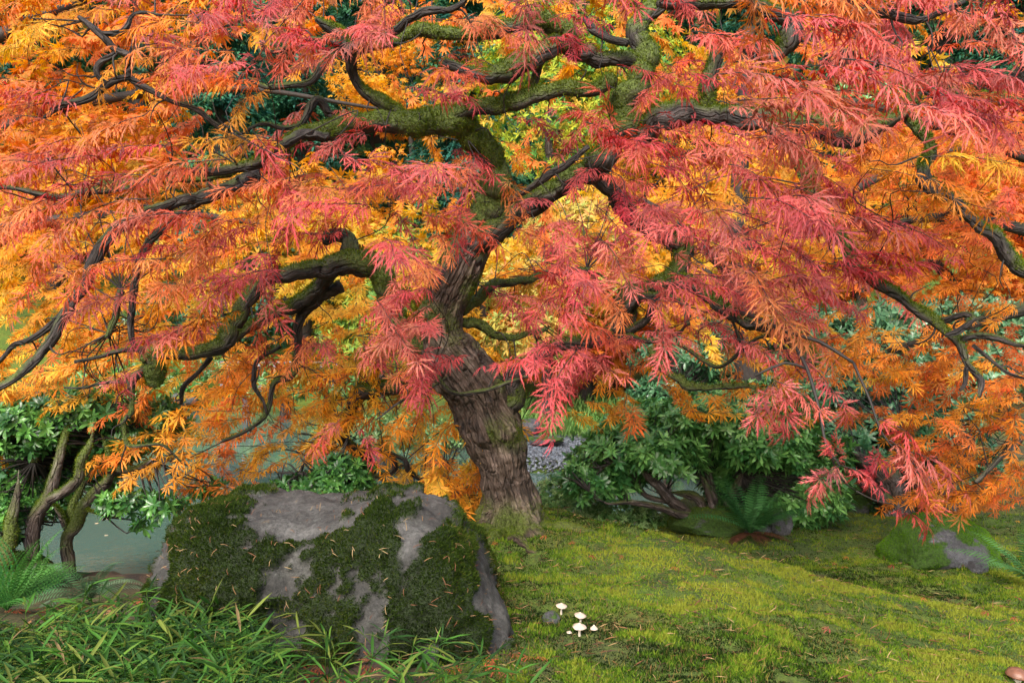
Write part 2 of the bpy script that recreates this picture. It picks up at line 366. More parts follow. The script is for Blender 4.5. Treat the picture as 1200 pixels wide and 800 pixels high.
TPL_NEAR = [leaf_template(3, d, s) for s, d in ((1, 0.25), (2, 0.5), (3, 0.75), (4, 0.4))]
TPL_FREE = [leaf_template(3, d, s, width=0.024, fan=0.7) for s, d in ((21, 0.3), (22, 0.6), (23, 0.8))]
TPL_MID = [leaf_template(2, d, s, width=0.06) for s, d in ((5, 0.2), (6, 0.5), (7, 0.35))]
TPL_FAR = [leaf_template(0, d, s, mid=False, width=0.07) for s, d in ((8, 0.2), (9, 0.4))]
def ell_template(wd, fold, droop):
    V = []
    for s, wv in ((0, 0.02), (0.3, 0.85), (0.65, 0.9), (1, 0.0)):
        V += [[s, -wd*wv, fold*wd*wv-droop*s*s], [s, 0, -droop*s*s], [s, wd*wv, fold*wd*wv-droop*s*s]]
    T = []
    for i in range(3):
        for j in range(2):
            a_ = i*3+j; T += [[a_, a_+3, a_+4], [a_, a_+4, a_+1]]
    return np.array(V), np.array(T)
TPL_RHODO = [ell_template(0.15, 0.35, 0.12), ell_template(0.17, 0.2, 0.3), ell_template(0.13, 0.4, 0.02)]
TPL_BLADE = [ell_template(0.045, 0.6, 0.25), ell_template(0.04, 0.5, 0.8), ell_template(0.05, 0.4, 0.05), ell_template(0.034, 0.4, 0.5)]
TPL_SMALL = [(np.array([[0, 0, 0], [0.5, 0.24, 0.06], [1, 0, -0.1], [0.5, -0.24, 0.06]]), np.array([[0, 3, 2], [0, 2, 1]]))]
def place(tpls, pos, d, nrm, size, cols, buf, seed=0):
    """put a leaf template at each position: d = tip direction, nrm = upper side"""
    pos = np.asarray(pos, float); d = norm(np.asarray(d, float)); nrm = np.asarray(nrm, float)
    nrm = norm(nrm-d*np.sum(nrm*d, 1, keepdims=True)); sd = np.cross(nrm, d); size = np.asarray(size, float)
    k = np.random.default_rng(seed+11).integers(0, len(tpls), len(pos)); cols = np.asarray(cols, float)
    for i, (TV, TT) in enumerate(tpls):
        m_ = k == i
        if not m_.any(): continue
        V = pos[m_][:, None]+size[m_][:, None, None]*(TV[None, :, 0:1]*d[m_][:, None]+TV[None, :, 1:2]*sd[m_][:, None]+TV[None, :, 2:3]*nrm[m_][:, None])
        nl, nv = V.shape[:2]
        T = (TT[None]+(np.arange(nl)*nv)[:, None, None]).reshape(-1, 3)
        g_ = 0.80+0.36*np.clip(np.hypot(TV[:, 0], TV[:, 1]), 0, 1.1) if nv > 20 else np.ones(nv)
        buf.add(V.reshape(-1, 3), T, (cols[m_][:, None]*g_[None, :, None]).reshape(-1, 3))
HUE = {'p': [(0.60, 0.14, 0.125), (0.62, 0.185, 0.135), (0.56, 0.10, 0.10)],
       'r': [(0.52, 0.075, 0.075), (0.58, 0.12, 0.085), (0.42, 0.04, 0.055)],
       'c': [(0.66, 0.18, 0.075), (0.66, 0.14, 0.075), (0.70, 0.24, 0.08)],
       'o': [(0.78, 0.28, 0.04), (0.76, 0.22, 0.045), (0.80, 0.35, 0.035)],
       'y': [(0.80, 0.40, 0.03), (0.80, 0.33, 0.025), (0.78, 0.46, 0.05)],
       's': [(0.64, 0.20, 0.02), (0.70, 0.27, 0.02), (0.56, 0.12, 0.02)]}
def make_sprays(sprays, tpls, leaf_buf, twig_buf, nodes=(5, 8), seed=0, lsize=0.085, tlen=0.24, twigsides=4, camtilt=0.42, jitter=0.35, twd=-0.075, ldown=-0.16):
    """sprays: list of (pos(3), direction(3), hue, scale). a short drooping twig carrying pairs of leaves"""
    rg = np.random.default_rng(seed); PP = []; DD = []; NN = []; SS = []; CC = []
    for pos, d, hue, sc in sprays:
        d = norm(np.array(d)); k = rg.integers(nodes[0], nodes[1]+1); L_ = tlen*sc*rg.uniform(0.75, 1.25)
        side = norm(np.cross(d, [0, 0, 1])+1e-6); pts = []
        cur = np.array(pos, float); dd = d.copy()
        basec = np.array(HUE[hue][rg.integers(0, 3)])*rg.uniform(0.82, 1.12)
        for i in range(k+1):
            pts.append(cur.copy())
            if i == k: break
            cur = cur+dd*L_/k; dd = norm(dd+np.array([0, 0, twd])+rg.normal(0, 0.1, 3))
        pts = np.array(pts)
        if twig_buf is not None:
            V, Q, _, _ = tube(np.hstack([pts, np.linspace(0.0016, 0.0007, len(pts))[:, None]*sc]), twigsides, 0, 0)
            twig_buf.add(V, Q)
        for i in range(k+1):
            tdir = norm(pts[min(i+1, k)]-pts[max(i-1, 0)])
            for sg in ((-1, 1) if i < k else (0,)):
                ld = norm(tdir*(1.0 if sg else 1.2)+side*sg*0.62+np.array([0, 0, ldown])+rg.normal(0, jitter, 3))
                nn = np.array([0, -camtilt, 0.8])+rg.normal(0, 0.33, 3)
                pet = 0.35*lsize*sc*rg.uniform(0.4, 1.2)
                PP.append(pts[i]+ld*pet); DD.append(ld); NN.append(nn); SS.append(lsize*sc*rg.uniform(0.6, 1.3)*(0.8 if i == 0 else 1)); CC.append((basec*rg.uniform(0.72, 1.2, 1)*(1+rg.normal(0, 0.07, 3)) if rg.random() > 0.03 else basec*np.array([0.45, 0.5, 0.6])))
    place(tpls, PP, DD, NN, SS, np.clip(CC, 0.005, 0.95), leaf_buf, seed)

# ================================================================== MAIN MAPLE
root0 = P(603, 640, 3.75); root0[2] = float(ground(root0[0], root0[1]))
maple = thing("laceleaf_maple", root0, "old laceleaf maple with gnarled mossy trunk and red and orange foliage on the moss mound", "tree")
def pth(pts, step=0.02):
    """pixel, pixel, depth, pixel radius -> world path"""
    a = np.array([[*P(p[0], p[1], p[2]), p[3]*p[2]/F] for p in pts]); return spline(a, step)
tr_pts = [(604, 668, 3.72, 52), (602, 640, 3.75, 48), (601, 610, 3.78, 37), (599, 585, 3.8, 31), (592, 560, 3.8, 30), (586, 535, 3.8, 34), (578, 508, 3.8, 38), (567, 480, 3.8, 38), (554, 455, 3.79, 38), (536, 430, 3.78, 38), (517, 408, 3.77, 37), (512, 385, 3.77, 32), (520, 355, 3.77, 27), (534, 325, 3.76, 27), (547, 298, 3.75, 27), (556, 280, 3.74, 25), (566, 262, 3.72, 18)]
def trflare(s, th, base, dirs):
    zz = base[..., 2]-root0[2]
    fl = np.clip(1-(zz-0.0)/0.26, 0, 1)**1.7
    lob = 0.28*np.cos(5*th+0.8)+0.22*np.cos(3*th-0.6)+0.15*np.cos(8*th)
    k = 1+fl*(0.22+lob*0.9)
    rid = np.abs(vnoise(np.stack([np.cos(th)*7+0*s, np.sin(th)*7+0*s, base[..., 2]*5+0*th], -1), 41))
    crk = vnoise(np.stack([np.cos(th)*16+0*s, np.sin(th)*16+0*s, base[..., 2]*9+0*th], -1), 44)
    k = k-0.10*np.clip(1-rid*4, 0, 1)-0.07*np.clip(1-np.abs(crk)*5, 0, 1)+0.05*np.abs(fbm(base*22, 48, 3))
    for (px, py, r_, amp) in ((592, 503, 0.055, 0.26), (606, 527, 0.06, 0.24), (560, 520, 0.07, 0.15), (615, 548, 0.05, 0.16), (560, 545, 0.05, -0.08), (590, 478, 0.05, -0.12), (575, 505, 0.02, 0.2), (568, 515, 0.025, 0.2), (586, 514, 0.022, 0.25), (600, 509, 0.022, 0.2), (597, 572, 0.06, 0.07)):
        c = P(px, py, 3.68); k = k+amp*np.exp(-((base-c)**2).sum(-1)/(r_*r_))
    k = k+0.06*np.sin(base[..., 2]*38+2*np.sin(th))*np.exp(-((base[..., 2]-0.42)/0.12)**2)
    return k
tpath = pth(tr_pts, 0.004); tpath[:, 3] *= 0.93
V, Q, tv, Nn = tube(tpath, 200, 0.16, 2, trflare, 7)
dz = (400-0)/F
hh = V[:, 2]-root0[2]
mossn = fbm(V*6, 12, 4)
mm_ = np.clip((Nn[:, 0]*-0.55+0.25*Nn[:, 2]+mossn*1.1-0.05)*2.0, 0, 1)*sstep(0.78, 0.98, hh)*0.95
mm_ = np.maximum(mm_, np.clip((mossn+0.25+0.4*Nn[:, 0])*2.5, 0, 1)*np.exp(-((hh-0.45)/0.06)**2)*(Nn[:, 0] > -0.1))
mm_ = np.maximum(mm_, np.clip((mossn+0.38)*2.2, 0, 1)*sstep(0.2, 0.04, hh))
mm_ = np.maximum(mm_, np.clip((mossn+0.1)*2.2, 0, 1)*sstep(0.60, 0.68, hh)*sstep(0.2, 0.5, Nn[:, 0]))
trunk = mk("trunk", V, Q, M_bark, maple, attrs={"tv": tv, "moss": mm_*0.85})
r = tufts(V, Q, Nn, mm_, 26000, 0.011, 5, MOSSC); mk("moss", r[0], r[1], M_mossb, trunk, col=r[2])
# surface roots running into the moss
for i, pts in enumerate([[(600, 628, 3.66, 15), (602, 650, 3.52, 9), (612, 668, 3.40, 6), (622, 682, 3.32, 4), (628, 692, 3.28, 2)],
                         [(570, 625, 3.66, 14), (556, 640, 3.55, 9), (540, 650, 3.5, 5)],
                         [(635, 622, 3.72, 14), (655, 632, 3.66, 9), (680, 640, 3.62, 5), (700, 645, 3.6, 2)],
                         [(585, 628, 3.62, 12), (578, 650, 3.5, 7), (574, 668, 3.42, 3)]]):
    p = pth(pts, 0.01)
    gz = ground(p[:, 0], p[:, 1]); tt_ = np.linspace(0, 1, len(p)); p[:, 2] = p[:, 2]*(1-sstep(0, 0.5, tt_))+(gz+p[:, 3]*0.25)*sstep(0, 0.5, tt_)
    woody("root", p, trunk, M_bark, 14, 0.2, 60+i, moss=0.35 if i == 0 else 0.7, tuft=1200, tl=0.009)

# limbs, traced: (px, py, depth, pixel radius)
LIMBS = [
 # left limb, rising then curling to the left, mossy, ends at (172,415)
 ([(512, 410, 3.75, 20), (484, 400, 3.72, 17), (466, 372, 3.70, 14), (460, 345, 3.66, 13), (445, 322, 3.62, 14), (422, 310, 3.58, 15), (400, 304, 3.55, 14), (372, 316, 3.5, 11), (335, 322, 3.45, 9), (312, 326, 3.42, 9), (290, 351, 3.4, 10), (267, 392, 3.38, 10), (250, 408, 3.36, 9), (215, 415, 3.3, 7), (180, 415, 3.26, 6), (169, 420, 3.25, 6)], 0.75),
 ([(395, 312, 3.6, 10), (372, 338, 3.66, 9), (345, 358, 3.7, 8), (311, 375, 3.72, 7), (285, 388, 3.74, 6), (266, 402, 3.76, 4)], 0.8),
 ([(400, 335, 3.7, 8), (372, 352, 3.72, 7), (350, 372, 3.74, 5), (347, 410, 3.76, 5), (345, 435, 3.74, 4.5), (321, 449, 3.7, 4), (314, 480, 3.68, 3), (294, 500, 3.64, 2.5), (260, 517, 3.6, 1.8)], 0.5),
 ([(412, 300, 3.6, 12), (405, 282, 3.62, 9), (390, 277, 3.6, 8), (380, 285, 3.58, 7)], 0.1),
 ([(172, 418, 3.26, 9), (176, 432, 3.26, 12), (178, 450, 3.26, 7)], 1.1),
 ([(172, 430, 3.28, 5), (154, 449, 3.26, 5), (154, 470, 3.25, 3.5), (152, 484, 3.24, 3), (145, 493, 3.24, 3), (149, 518, 3.23, 2.5), (165, 522, 3.22, 2), (190, 521, 3.2, 1.8), (212, 540, 3.2, 1.2)], 0.4),
 ([(154, 446, 3.28, 2.4), (125, 447, 3.3, 2), (100, 454, 3.3, 1.8), (75, 455, 3.3, 1.2)], 0.2),
 ([(247, 418, 3.4, 3.5), (235, 435, 3.42, 3), (216, 453, 3.42, 3), (212, 473, 3.44, 2)], 0.3),
 ([(328, 405, 3.72, 3), (300, 425, 3.7, 3), (298, 450, 3.7, 2.6), (309, 470, 3.68, 1.8), (313, 485, 3.66, 1.2)], 0.2),
 ([(169, 418, 3.26, 4), (160, 408, 3.25, 3.5), (135, 412, 3.24, 2.6), (118, 418, 3.22, 2.2), (88, 424, 3.22, 2)], 0.2),
 # long branch hanging down the left edge
 ([(300, 205, 3.35, 9), (250, 225, 3.2, 8), (205, 238, 3.1, 7), (162, 257, 3.0, 7), (125, 280, 2.95, 7), (108, 308, 2.92, 7), (98, 333, 2.9, 6.5), (74, 368, 2.88, 6), (57, 402, 2.86, 6), (30, 432, 2.84, 5), (0, 453, 2.8, 4), (-60, 480, 2.76, 3)], 0.15),
 ([(78, 362, 2.9, 5), (55, 385, 2.92, 4), (34, 399, 2.94, 3.6), (14, 405, 2.95, 3), (0, 422, 2.96, 3), (-30, 450, 3.0, 2)], 0.15),
 ([(240, 230, 3.3, 5), (190, 265, 3.3, 5), (165, 305, 3.3, 4.5), (155, 345, 3.3, 4), (155, 400, 3.3, 3.5), (170, 408, 3.3, 2)], 0.2),
 ([(142, 340, 3.6, 4), (133, 375, 3.6, 4), (124, 396, 3.6, 2.5)], 0.5),
 # trunk top: great mossy limbs
 ([(548, 300, 3.76, 22), (556, 272, 3.74, 22), (568, 250, 3.7, 20), (580, 228, 3.66, 18), (582, 205, 3.62, 17), (575, 188, 3.6, 14), (560, 168, 3.56, 12)], 0.95),
 ([(580, 190, 3.6, 14), (565, 165, 3.52, 15), (548, 150, 3.46, 16), (520, 142, 3.4, 17), (480, 140, 3.34, 15), (440, 142, 3.28, 13), (400, 148, 3.22, 11), (360, 155, 3.16, 9), (330, 170, 3.1, 7), (290, 190, 3.05, 6), (250, 205, 3.0, 5), (200, 212, 2.95, 4), (120, 215, 2.9, 3)], 1.05),
 ([(540, 152, 3.44, 9), (520, 133, 3.4, 9), (560, 128, 3.36, 9), (600, 124, 3.32, 10), (622, 112, 3.3, 9), (650, 106, 3.28, 9), (690, 104, 3.26, 8), (720, 92, 3.24, 8)], 1.0),
 ([(480, 150, 3.34, 8), (450, 120, 3.3, 8), (420, 100, 3.26, 6), (412, 70, 3.2, 7), (400, 48, 3.15, 12), (392, 40, 3.12, 8), (370, 22, 3.08, 4)], 0.8),
 ([(405, 62, 3.2, 7), (440, 50, 3.2, 8), (470, 45, 3.2, 7), (500, 38, 3.2, 8), (540, 42, 3.2, 7), (575, 36, 3.2, 8), (600, 32, 3.22, 10), (640, 27, 3.24, 11), (660, 35, 3.26, 12), (668, 55, 3.28, 13)], 0.95),
 ([(655, 44, 3.26, 8), (645, 56, 3.26, 12), (620, 68, 3.24, 13), (596, 80, 3.22, 13), (575, 88, 3.2, 10), (548, 82, 3.18, 7), (520, 72, 3.16, 5)], 0.75),
 ([(410, 60, 3.15, 7), (425, 48, 3.1, 6), (461, 38, 3.06, 5), (480, 24, 3.02, 5), (505, 16, 3.0, 5), (525, 12, 2.98, 4), (545, 0, 2.96, 3)], 0.2),
 ([(398, 52, 3.12, 4), (361, 47, 3.08, 3.5), (338, 55, 3.06, 3.5), (314, 61, 3.04, 3), (306, 48, 3.02, 2)], 0.3),
 ([(383, 65, 3.14, 4), (378, 78, 3.12, 5), (362, 98, 3.1, 4.5), (340, 101, 3.08, 4), (311, 102, 3.06, 3), (290, 92, 3.05, 2)], 0.35),
 ([(632, 62, 3.3, 5), (630, 80, 3.3, 5), (626, 95, 3.3, 6), (624, 108, 3.3, 4)], 0.8),
 ([(400, 148, 3.3, 5), (370, 118, 3.25, 5), (352, 145, 3.2, 4), (330, 150, 3.16, 3), (305, 146, 3.12, 2.4), (270, 165, 3.1, 1.6)], 0.3),
 ([(385, 160, 3.1, 5), (362, 156, 3.05, 6), (340, 165, 3.0, 6), (318, 178, 2.96, 4)], 0.05),
 ([(310, 190, 3.0, 6), (270, 200, 2.96, 6), (235, 203, 2.92, 5), (195, 202, 2.88, 4), (150, 222, 2.84, 4), (100, 225, 2.8, 5), (70, 232, 2.78, 4), (20, 222, 2.74, 3), (-40, 215, 2.7, 2)], 0.3),
 # right side of the crown
 ([(556, 288, 3.72, 18), (590, 262, 3.66, 15), (630, 235, 3.6, 13), (670, 215, 3.5, 12), (700, 190, 3.44, 14), (722, 160, 3.38, 15), (740, 148, 3.34, 17), (765, 148, 3.3, 16), (800, 130, 3.24, 14), (834, 133, 3.18, 12), (880, 140, 3.1, 11), (935, 146, 3.02, 11), (968, 156, 2.96, 11), (992, 165, 2.92, 10), (1020, 150, 2.88, 9), (1053, 135, 2.84, 8), (1080, 100, 2.8, 7), (1110, 105, 2.76, 8), (1170, 118, 2.7, 7), (1230, 130, 2.64, 5)], 0.75),
 ([(596, 236, 3.4, 4), (620, 222, 3.38, 4), (650, 202, 3.36, 4.5), (668, 190, 3.36, 4), (690, 172, 3.36, 3)], 0.02),
 ([(735, 152, 3.36, 14), (728, 125, 3.36, 14), (745, 100, 3.36, 14), (755, 70, 3.36, 13), (748, 40, 3.36, 12), (765, 10, 3.36, 10), (790, -30, 3.36, 8)], 0.95),
 ([(668, 55, 3.3, 12), (680, 62, 3.32, 10), (720, 70, 3.34, 9), (745, 75, 3.36, 9)], 0.5),
 ([(832, 134, 3.2, 9), (828, 105, 3.18, 10), (830, 85, 3.16, 9), (838, 60, 3.14, 8), (860, 50, 3.12, 7), (890, 62, 3.1, 8), (915, 60, 3.08, 10), (930, 42, 3.06, 12), (930, 22, 3.04, 11), (905, 12, 3.02, 9), (870, 4, 3.0, 9), (820, 2, 3.0, 8), (770, 4, 3.0, 6)], 0.85),
 ([(930, 24, 3.05, 7), (950, 12, 3.0, 6), (975, 0, 2.96, 5), (1000, -20, 2.9, 4)], 0.2),
 ([(980, -5, 2.9, 6), (990, 8, 2.88, 7), (1009, 17, 2.86, 7), (1040, 18, 2.84, 6), (1070, 24, 2.82, 5), (1090, 20, 2.8, 4), (1130, 2, 2.78, 3)], 0.15),
 ([(861, 46, 3.1, 5), (880, 52, 3.06, 6), (897, 62, 3.04, 4)], 0.02),
 ([(685, 22, 3.3, 4), (697, 38, 3.28, 5), (712, 46, 3.26, 5), (735, 52, 3.26, 5)], 0.1),
 # big right branch descending
 ([(900, 145, 3.05, 9), (930, 180, 2.95, 9), (950, 220, 2.86, 8), (968, 262, 2.8, 7), (985, 278, 2.78, 7), (996, 290, 2.76, 7), (1003, 313, 2.74, 6.5), (1036, 338, 2.7, 6), (1060, 352, 2.68, 6), (1087, 370, 2.66, 6), (1110, 385, 2.64, 6), (1124, 400, 2.62, 5), (1134, 426, 2.6, 4), (1148, 446, 2.58, 3.5), (1147, 466, 2.56, 2)], 0.35),
 ([(1085, 368, 2.66, 4), (1105, 376, 2.64, 4), (1130, 370, 2.6, 4), (1140, 374, 2.58, 3), (1122, 388, 2.56, 4), (1108, 393, 2.56, 2)], 0.25),
 ([(1124, 400, 2.62, 4), (1145, 395, 2.6, 4), (1168, 398, 2.58, 4), (1200, 405, 2.56, 3), (1240, 402, 2.54, 2)], 0.3),
 ([(1140, 404, 2.6, 2), (1165, 425, 2.58, 2), (1180, 437, 2.56, 1.8), (1205, 444, 2.55, 1.3)], 0.1),
 ([(1134, 428, 2.6, 2.6), (1133, 448, 2.6, 3), (1126, 456, 2.6, 1.6)], 0.3),
 ([(1060, 135, 2.85, 6), (1090, 170, 2.8, 6), (1082, 200, 2.76, 8), (1088, 222, 2.74, 9), (1112, 236, 2.72, 6), (1150, 268, 2.7, 7), (1172, 282, 2.68, 8), (1186, 308, 2.66, 8), (1205, 325, 2.64, 8), (1260, 350, 2.6, 6)], 0.4),
 # central-right shadowed limb under the canopy
 ([(700, 205, 3.7, 11), (730, 230, 3.75, 11), (745, 262, 3.8, 11), (800, 285, 3.75, 10), (804, 300, 3.72, 11), (795, 325, 3.7, 11), (770, 338, 3.7, 11), (742, 345, 3.72, 13), (730, 365, 3.76, 15), (725, 388, 3.78, 16), (714, 400, 3.8, 12)], 0.6),
 ([(785, 330, 3.6, 9), (815, 340, 3.5, 8), (844, 358, 3.4, 8), (872, 375, 3.3, 8), (901, 384, 3.2, 7), (925, 398, 3.1, 8), (945, 414, 3.05, 12), (955, 428, 3.02, 8)], 0.5),
 ([(716, 395, 3.74, 9), (690, 400, 3.7, 9), (660, 405, 3.68, 8), (630, 420, 3.7, 9), (605, 440, 3.74, 10), (598, 462, 3.78, 13), (592, 485, 3.8, 12)], 0.4),
 ([(725, 368, 3.7, 6), (748, 350, 3.66, 6), (775, 345, 3.6, 4), (800, 355, 3.56, 3.5), (806, 380, 3.5, 3)], 0.4),
 ([(735, 390, 3.72, 5), (760, 372, 3.66, 5), (768, 352, 3.62, 5), (790, 342, 3.6, 5)], 0.5),
 ([(735, 395, 3.7, 4), (765, 398, 3.62, 3), (788, 392, 3.56, 3), (800, 385, 3.52, 2), (808, 368, 3.5, 2)], 0.3),
 ([(760, 408, 3.6, 3), (775, 425, 3.55, 7), (782, 436, 3.52, 4), (800, 450, 3.48, 5), (830, 455, 3.4, 4), (870, 452, 3.3, 3), (885, 455, 3.25, 2)], 0.8),
 ([(800, 405, 3.5, 2.5), (830, 425, 3.4, 2.5), (848, 428, 3.36, 2.5), (868, 408, 3.3, 2.5), (862, 385, 3.28, 2), (855, 370, 3.26, 1.6)], 0.3),
 ([(868, 410, 3.3, 2.2), (888, 396, 3.24, 2), (912, 392, 3.2, 2)], 0.2),
 ([(492, 440, 3.5, 2), (508, 438, 3.48, 2.4), (526, 456, 3.46, 2.4), (545, 461, 3.45, 2.6), (570, 456, 3.46, 2.4), (590, 450, 3.48, 2.2), (617, 441, 3.5, 2)], 0.4),
 ([(524, 442, 3.5, 1.4), (500, 458, 3.46, 1.4), (470, 470, 3.42, 1.2), (440, 492, 3.4, 0.9)], 0.2),
 # small limbs behind and beside the trunk
 ([(540, 365, 3.85, 7), (560, 352, 3.95, 7), (575, 336, 4.0, 6), (600, 331, 4.1, 5), (640, 322, 4.2, 4), (690, 315, 4.3, 3)], 0.8),
 ([(535, 375, 3.8, 6), (562, 380, 3.86, 6), (580, 392, 3.9, 5), (600, 395, 3.95, 4), (640, 385, 4.0, 3)], 0.9),
 # low left mossy limb carrying golden foliage over the water
 ([(520, 430, 3.85, 12), (480, 445, 3.95, 9), (445, 456, 4.0, 9), (425, 462, 4.05, 9), (412, 478, 4.1, 8), (404, 500, 4.15, 8), (408, 520, 4.2, 7), (428, 535, 4.24, 6), (434, 552, 4.26, 7), (425, 566, 4.28, 4), (410, 575, 4.3, 2)], 0.6),
 ([(430, 540, 4.24, 4), (437, 530, 4.26, 3.5), (450, 528, 4.28, 3.5), (462, 540, 4.3, 3.5), (460, 552, 4.32, 4), (444, 558, 4.32, 3)], 0.3),
 ([(455, 530, 4.28, 2.5), (475, 540, 4.3, 2.6), (480, 552, 4.32, 3.4), (497, 562, 4.34, 2.4), (520, 570, 4.36, 1.8), (532, 578, 4.38, 1)], 0.3),
 ([(436, 556, 4.26, 2.5), (460, 568, 4.28, 2.5), (475, 578, 4.3, 2.2), (482, 590, 4.3, 1.4)], 0.3),
 # fine gnarled upper-left branches
 ([(330, 180, 3.05, 5), (280, 165, 3.0, 3), (230, 130, 2.95, 3), (200, 118, 2.9, 3), (165, 100, 2.86, 4), (152, 90, 2.84, 5), (152, 68, 2.82, 4), (135, 60, 2.8, 4), (118, 42, 2.78, 4), (92, 20, 2.76, 2.5)], 0.1),
 ([(152, 90, 2.84, 4), (128, 98, 2.82, 4.5), (104, 116, 2.8, 5), (75, 124, 2.78, 3.5), (52, 138, 2.76, 2)], 0.1),
 ([(136, 62, 2.8, 3.5), (118, 75, 2.8, 3.5), (116, 88, 2.8, 3.5), (128, 98, 2.82, 3)], 0.1),
 ([(118, 40, 2.78, 3), (145, 36, 2.78, 3.5), (154, 20, 2.78, 2.5), (165, 15, 2.78, 2), (190, 20, 2.78, 1.6)], 0.1),
 ([(152, 68, 2.82, 2.5), (156, 48, 2.84, 2), (150, 36, 2.84, 1.6)], 0.1),
]
limb_pts = []; SIDE = []
for i, (pts, ms) in enumerate(LIMBS):
    pts = [(a, b, c, r_*(1+0.10*math.sin(3.1*k+i)) ) for k, (a, b, c, r_) in enumerate(pts)]
    p = pth(pts, 0.012)
    p[:, :3] += 0.9*np.maximum(p[:, 3:4], 0.006)*np.stack([fbm(p[:, :3]*8+q_*31, 700+i, 3) for q_ in range(3)], -1)*sstep(0, 0.1, np.linspace(0, 1, len(p)))[:, None]
    wob = fbm(np.stack([p[:, 0]*13, p[:, 1]*13, p[:, 2]*13], -1), 100+i, 2); wob2 = fbm(np.stack([p[:, 0]*13, p[:, 1]*13, p[:, 2]*13], -1), 300+i, 2)
    p[:, 2] += wob*0.35*np.maximum(p[:, 3], 0.008); p[:, 0] += wob2*0.35*np.maximum(p[:, 3], 0.008)
    big = max(q[3] for q in pts)
    ln = len(p)*0.012
    woody("limb", p, maple, M_limb, 18 if big > 8 else 10, 0.3 if big > 6 else 0.22, 200+i, moss=ms, freq=20, tuft=int((5200 if big > 9 else 900 if big > 4 else 250)*ln*(0.3+ms)) if ms > 0.15 else 0, tl=0.013 if big > 6 else 0.008)
    limb_pts.append(p[::4, :3])
    if i > 0:
        for kk in range(8, len(p)-2, 9):
            if np.random.default_rng(i*977+kk).random() < 0.62: SIDE.append((p[kk].copy(), norm(p[min(kk+3, len(p)-1), :3]-p[kk-3, :3])))
limb_pts = np.concatenate(limb_pts)

def grid_sprays(rows, hues, y0, depth, seed, dfun, scale=1.0, k=0.5, xs=50, ys=50, xmin=-1e9, xmax=1e9):
    rg = np.random.default_rng(seed); out = []
    for j, (row, hr) in [(-1, (rows[0], hues[0]))]+list(enumerate(zip(rows, hues))):
        for i, c in enumerate(row):
            n = rg.poisson(int(c)*k) if c != '.' else 0
            for _ in range(n):
                px = (i+rg.random())*xs; py = y0+(j+rg.random())*ys
                if px < xmin or px > xmax: continue
                Yd = depth(px, py, rg); d = dfun(px, py, rg); sc = scale*rg.uniform(0.75, 1.2)
                h = hr[i]
                if rg.random() < 0.16: h = {'p': 'c', 'c': 'p', 'r': 'p', 'o': 'y', 'y': 'o', 's': 'o'}[h]
                pos = P(px, py, Yd)-norm(d)*0.11*sc+np.array([0, 0, (0.04 if Yd < 3.6 else 0.07)*sc])
                out.append((pos, d, h, sc))
    return out
#          0         1         2
#          012345678901234567890123
RED_D = ["222445653322332321234444",
         "221376631011111112467766",
         "433233110021001414443355",
         "543222233101135666632122",
         "443344566853344334752112",
         "443344322432444455665000",
         "233256320300264565654000",
         "011233001401565554530000",
         "002100124653452001100000"]
RED_H = ["ooocopppccccprrrccccppppp"[:24],
       "oooocpppprcccrrrrrcpcppp",
       "ccocooppooroorrrrppcpcpp",
       "cpccoocrrrcrrrrrppprccoc",
       "ccpccpccppppprrrcpprpooo",
       "pccpcprrrpcpprpppppprooo",
       "ccpccpprrpcppppppppprooo",
       "ccpppopppppppppppppproos",
       "ccppcoppppppppprrpprooss"]
def red_depth(px, py, rg):
    far = abs(px-600)/600
    if px > 850 and py < 260 and rg.random() < 0.5: return rg.uniform(1.8, 2.4)
    return rg.uniform(2.5, 3.9)-0.35*far+0.1*(py > 350)
def red_dir(px, py, rg):
    side = np.clip((px-560)/420, -1, 1)
    return np.array([side*1.0+rg.normal(0, 0.55), -0.35+rg.normal(0, 0.4), -0.10+rg.normal(0, 0.17)])
lb, tb = Buf(), Buf()
sp = grid_sprays(RED_D, RED_H, 0, red_depth, 21, red_dir, 1.0, 0.57)
def link_twigs(sprays, buf, maxd, seed, pts=None, frac=1.0, r0=0.0032):
    rg = np.random.default_rng(seed); pts = limb_pts if pts is None else pts
    for pos, d, h, sc in sprays:
        if rg.random() > frac: continue
        dd = np.linalg.norm(pts-pos+np.array([0, 0, 0.0]), axis=1); j = int(dd.argmin())
        if dd[j] > maxd: continue
        a = pts[j]; mid1 = a*0.65+pos*0.35+rg.normal(0, 0.07, 3)+np.array([0, 0, 0.03]); mid2 = a*0.3+pos*0.7+rg.normal(0, 0.03, 3)+np.array([0, 0, 0.03])
        q = spline(np.array([[*a, r0], [*mid1, r0*0.7], [*mid2, r0*0.5], [*pos, r0*0.35]]), 0.05)
        V, Q, _, _ = tube(q, 5, 0.2, seed); buf.add(V, Q)
link_twigs(sp, tb, 0.6, 3, frac=0.45)
rgs = np.random.default_rng(88)
for q, tdir in SIDE:
    side = norm(np.cross(tdir, rgs.normal(0, 1, 3))); d = norm(side+tdir*0.5+np.array([0, 0, -0.15])); cur = q[:3].copy(); n_ = rgs.integers(4, 9); st = rgs.uniform(0.018, 0.042); pts = [cur.copy()]
    for _ in range(n_):
        d = norm(d+rgs.normal(0, 0.42, 3)+np.array([0, 0, -0.05])); cur = cur+d*st; pts.append(cur.copy())
    r0 = min(0.0045, q[3]*0.5); pa = spline(np.hstack([np.array(pts), np.linspace(r0, 0.0009, len(pts))[:, None]]), 0.02); V, Q, _, _ = tube(pa, 6, 0.35, 3, freq=60); tb.add(V, Q)
make_sprays(sp, TPL_NEAR, lb, tb, (6, 9), 31, 0.067, 0.27, jitter=0.26)
lb.mk("red_crown", M_red, maple, smooth=False)
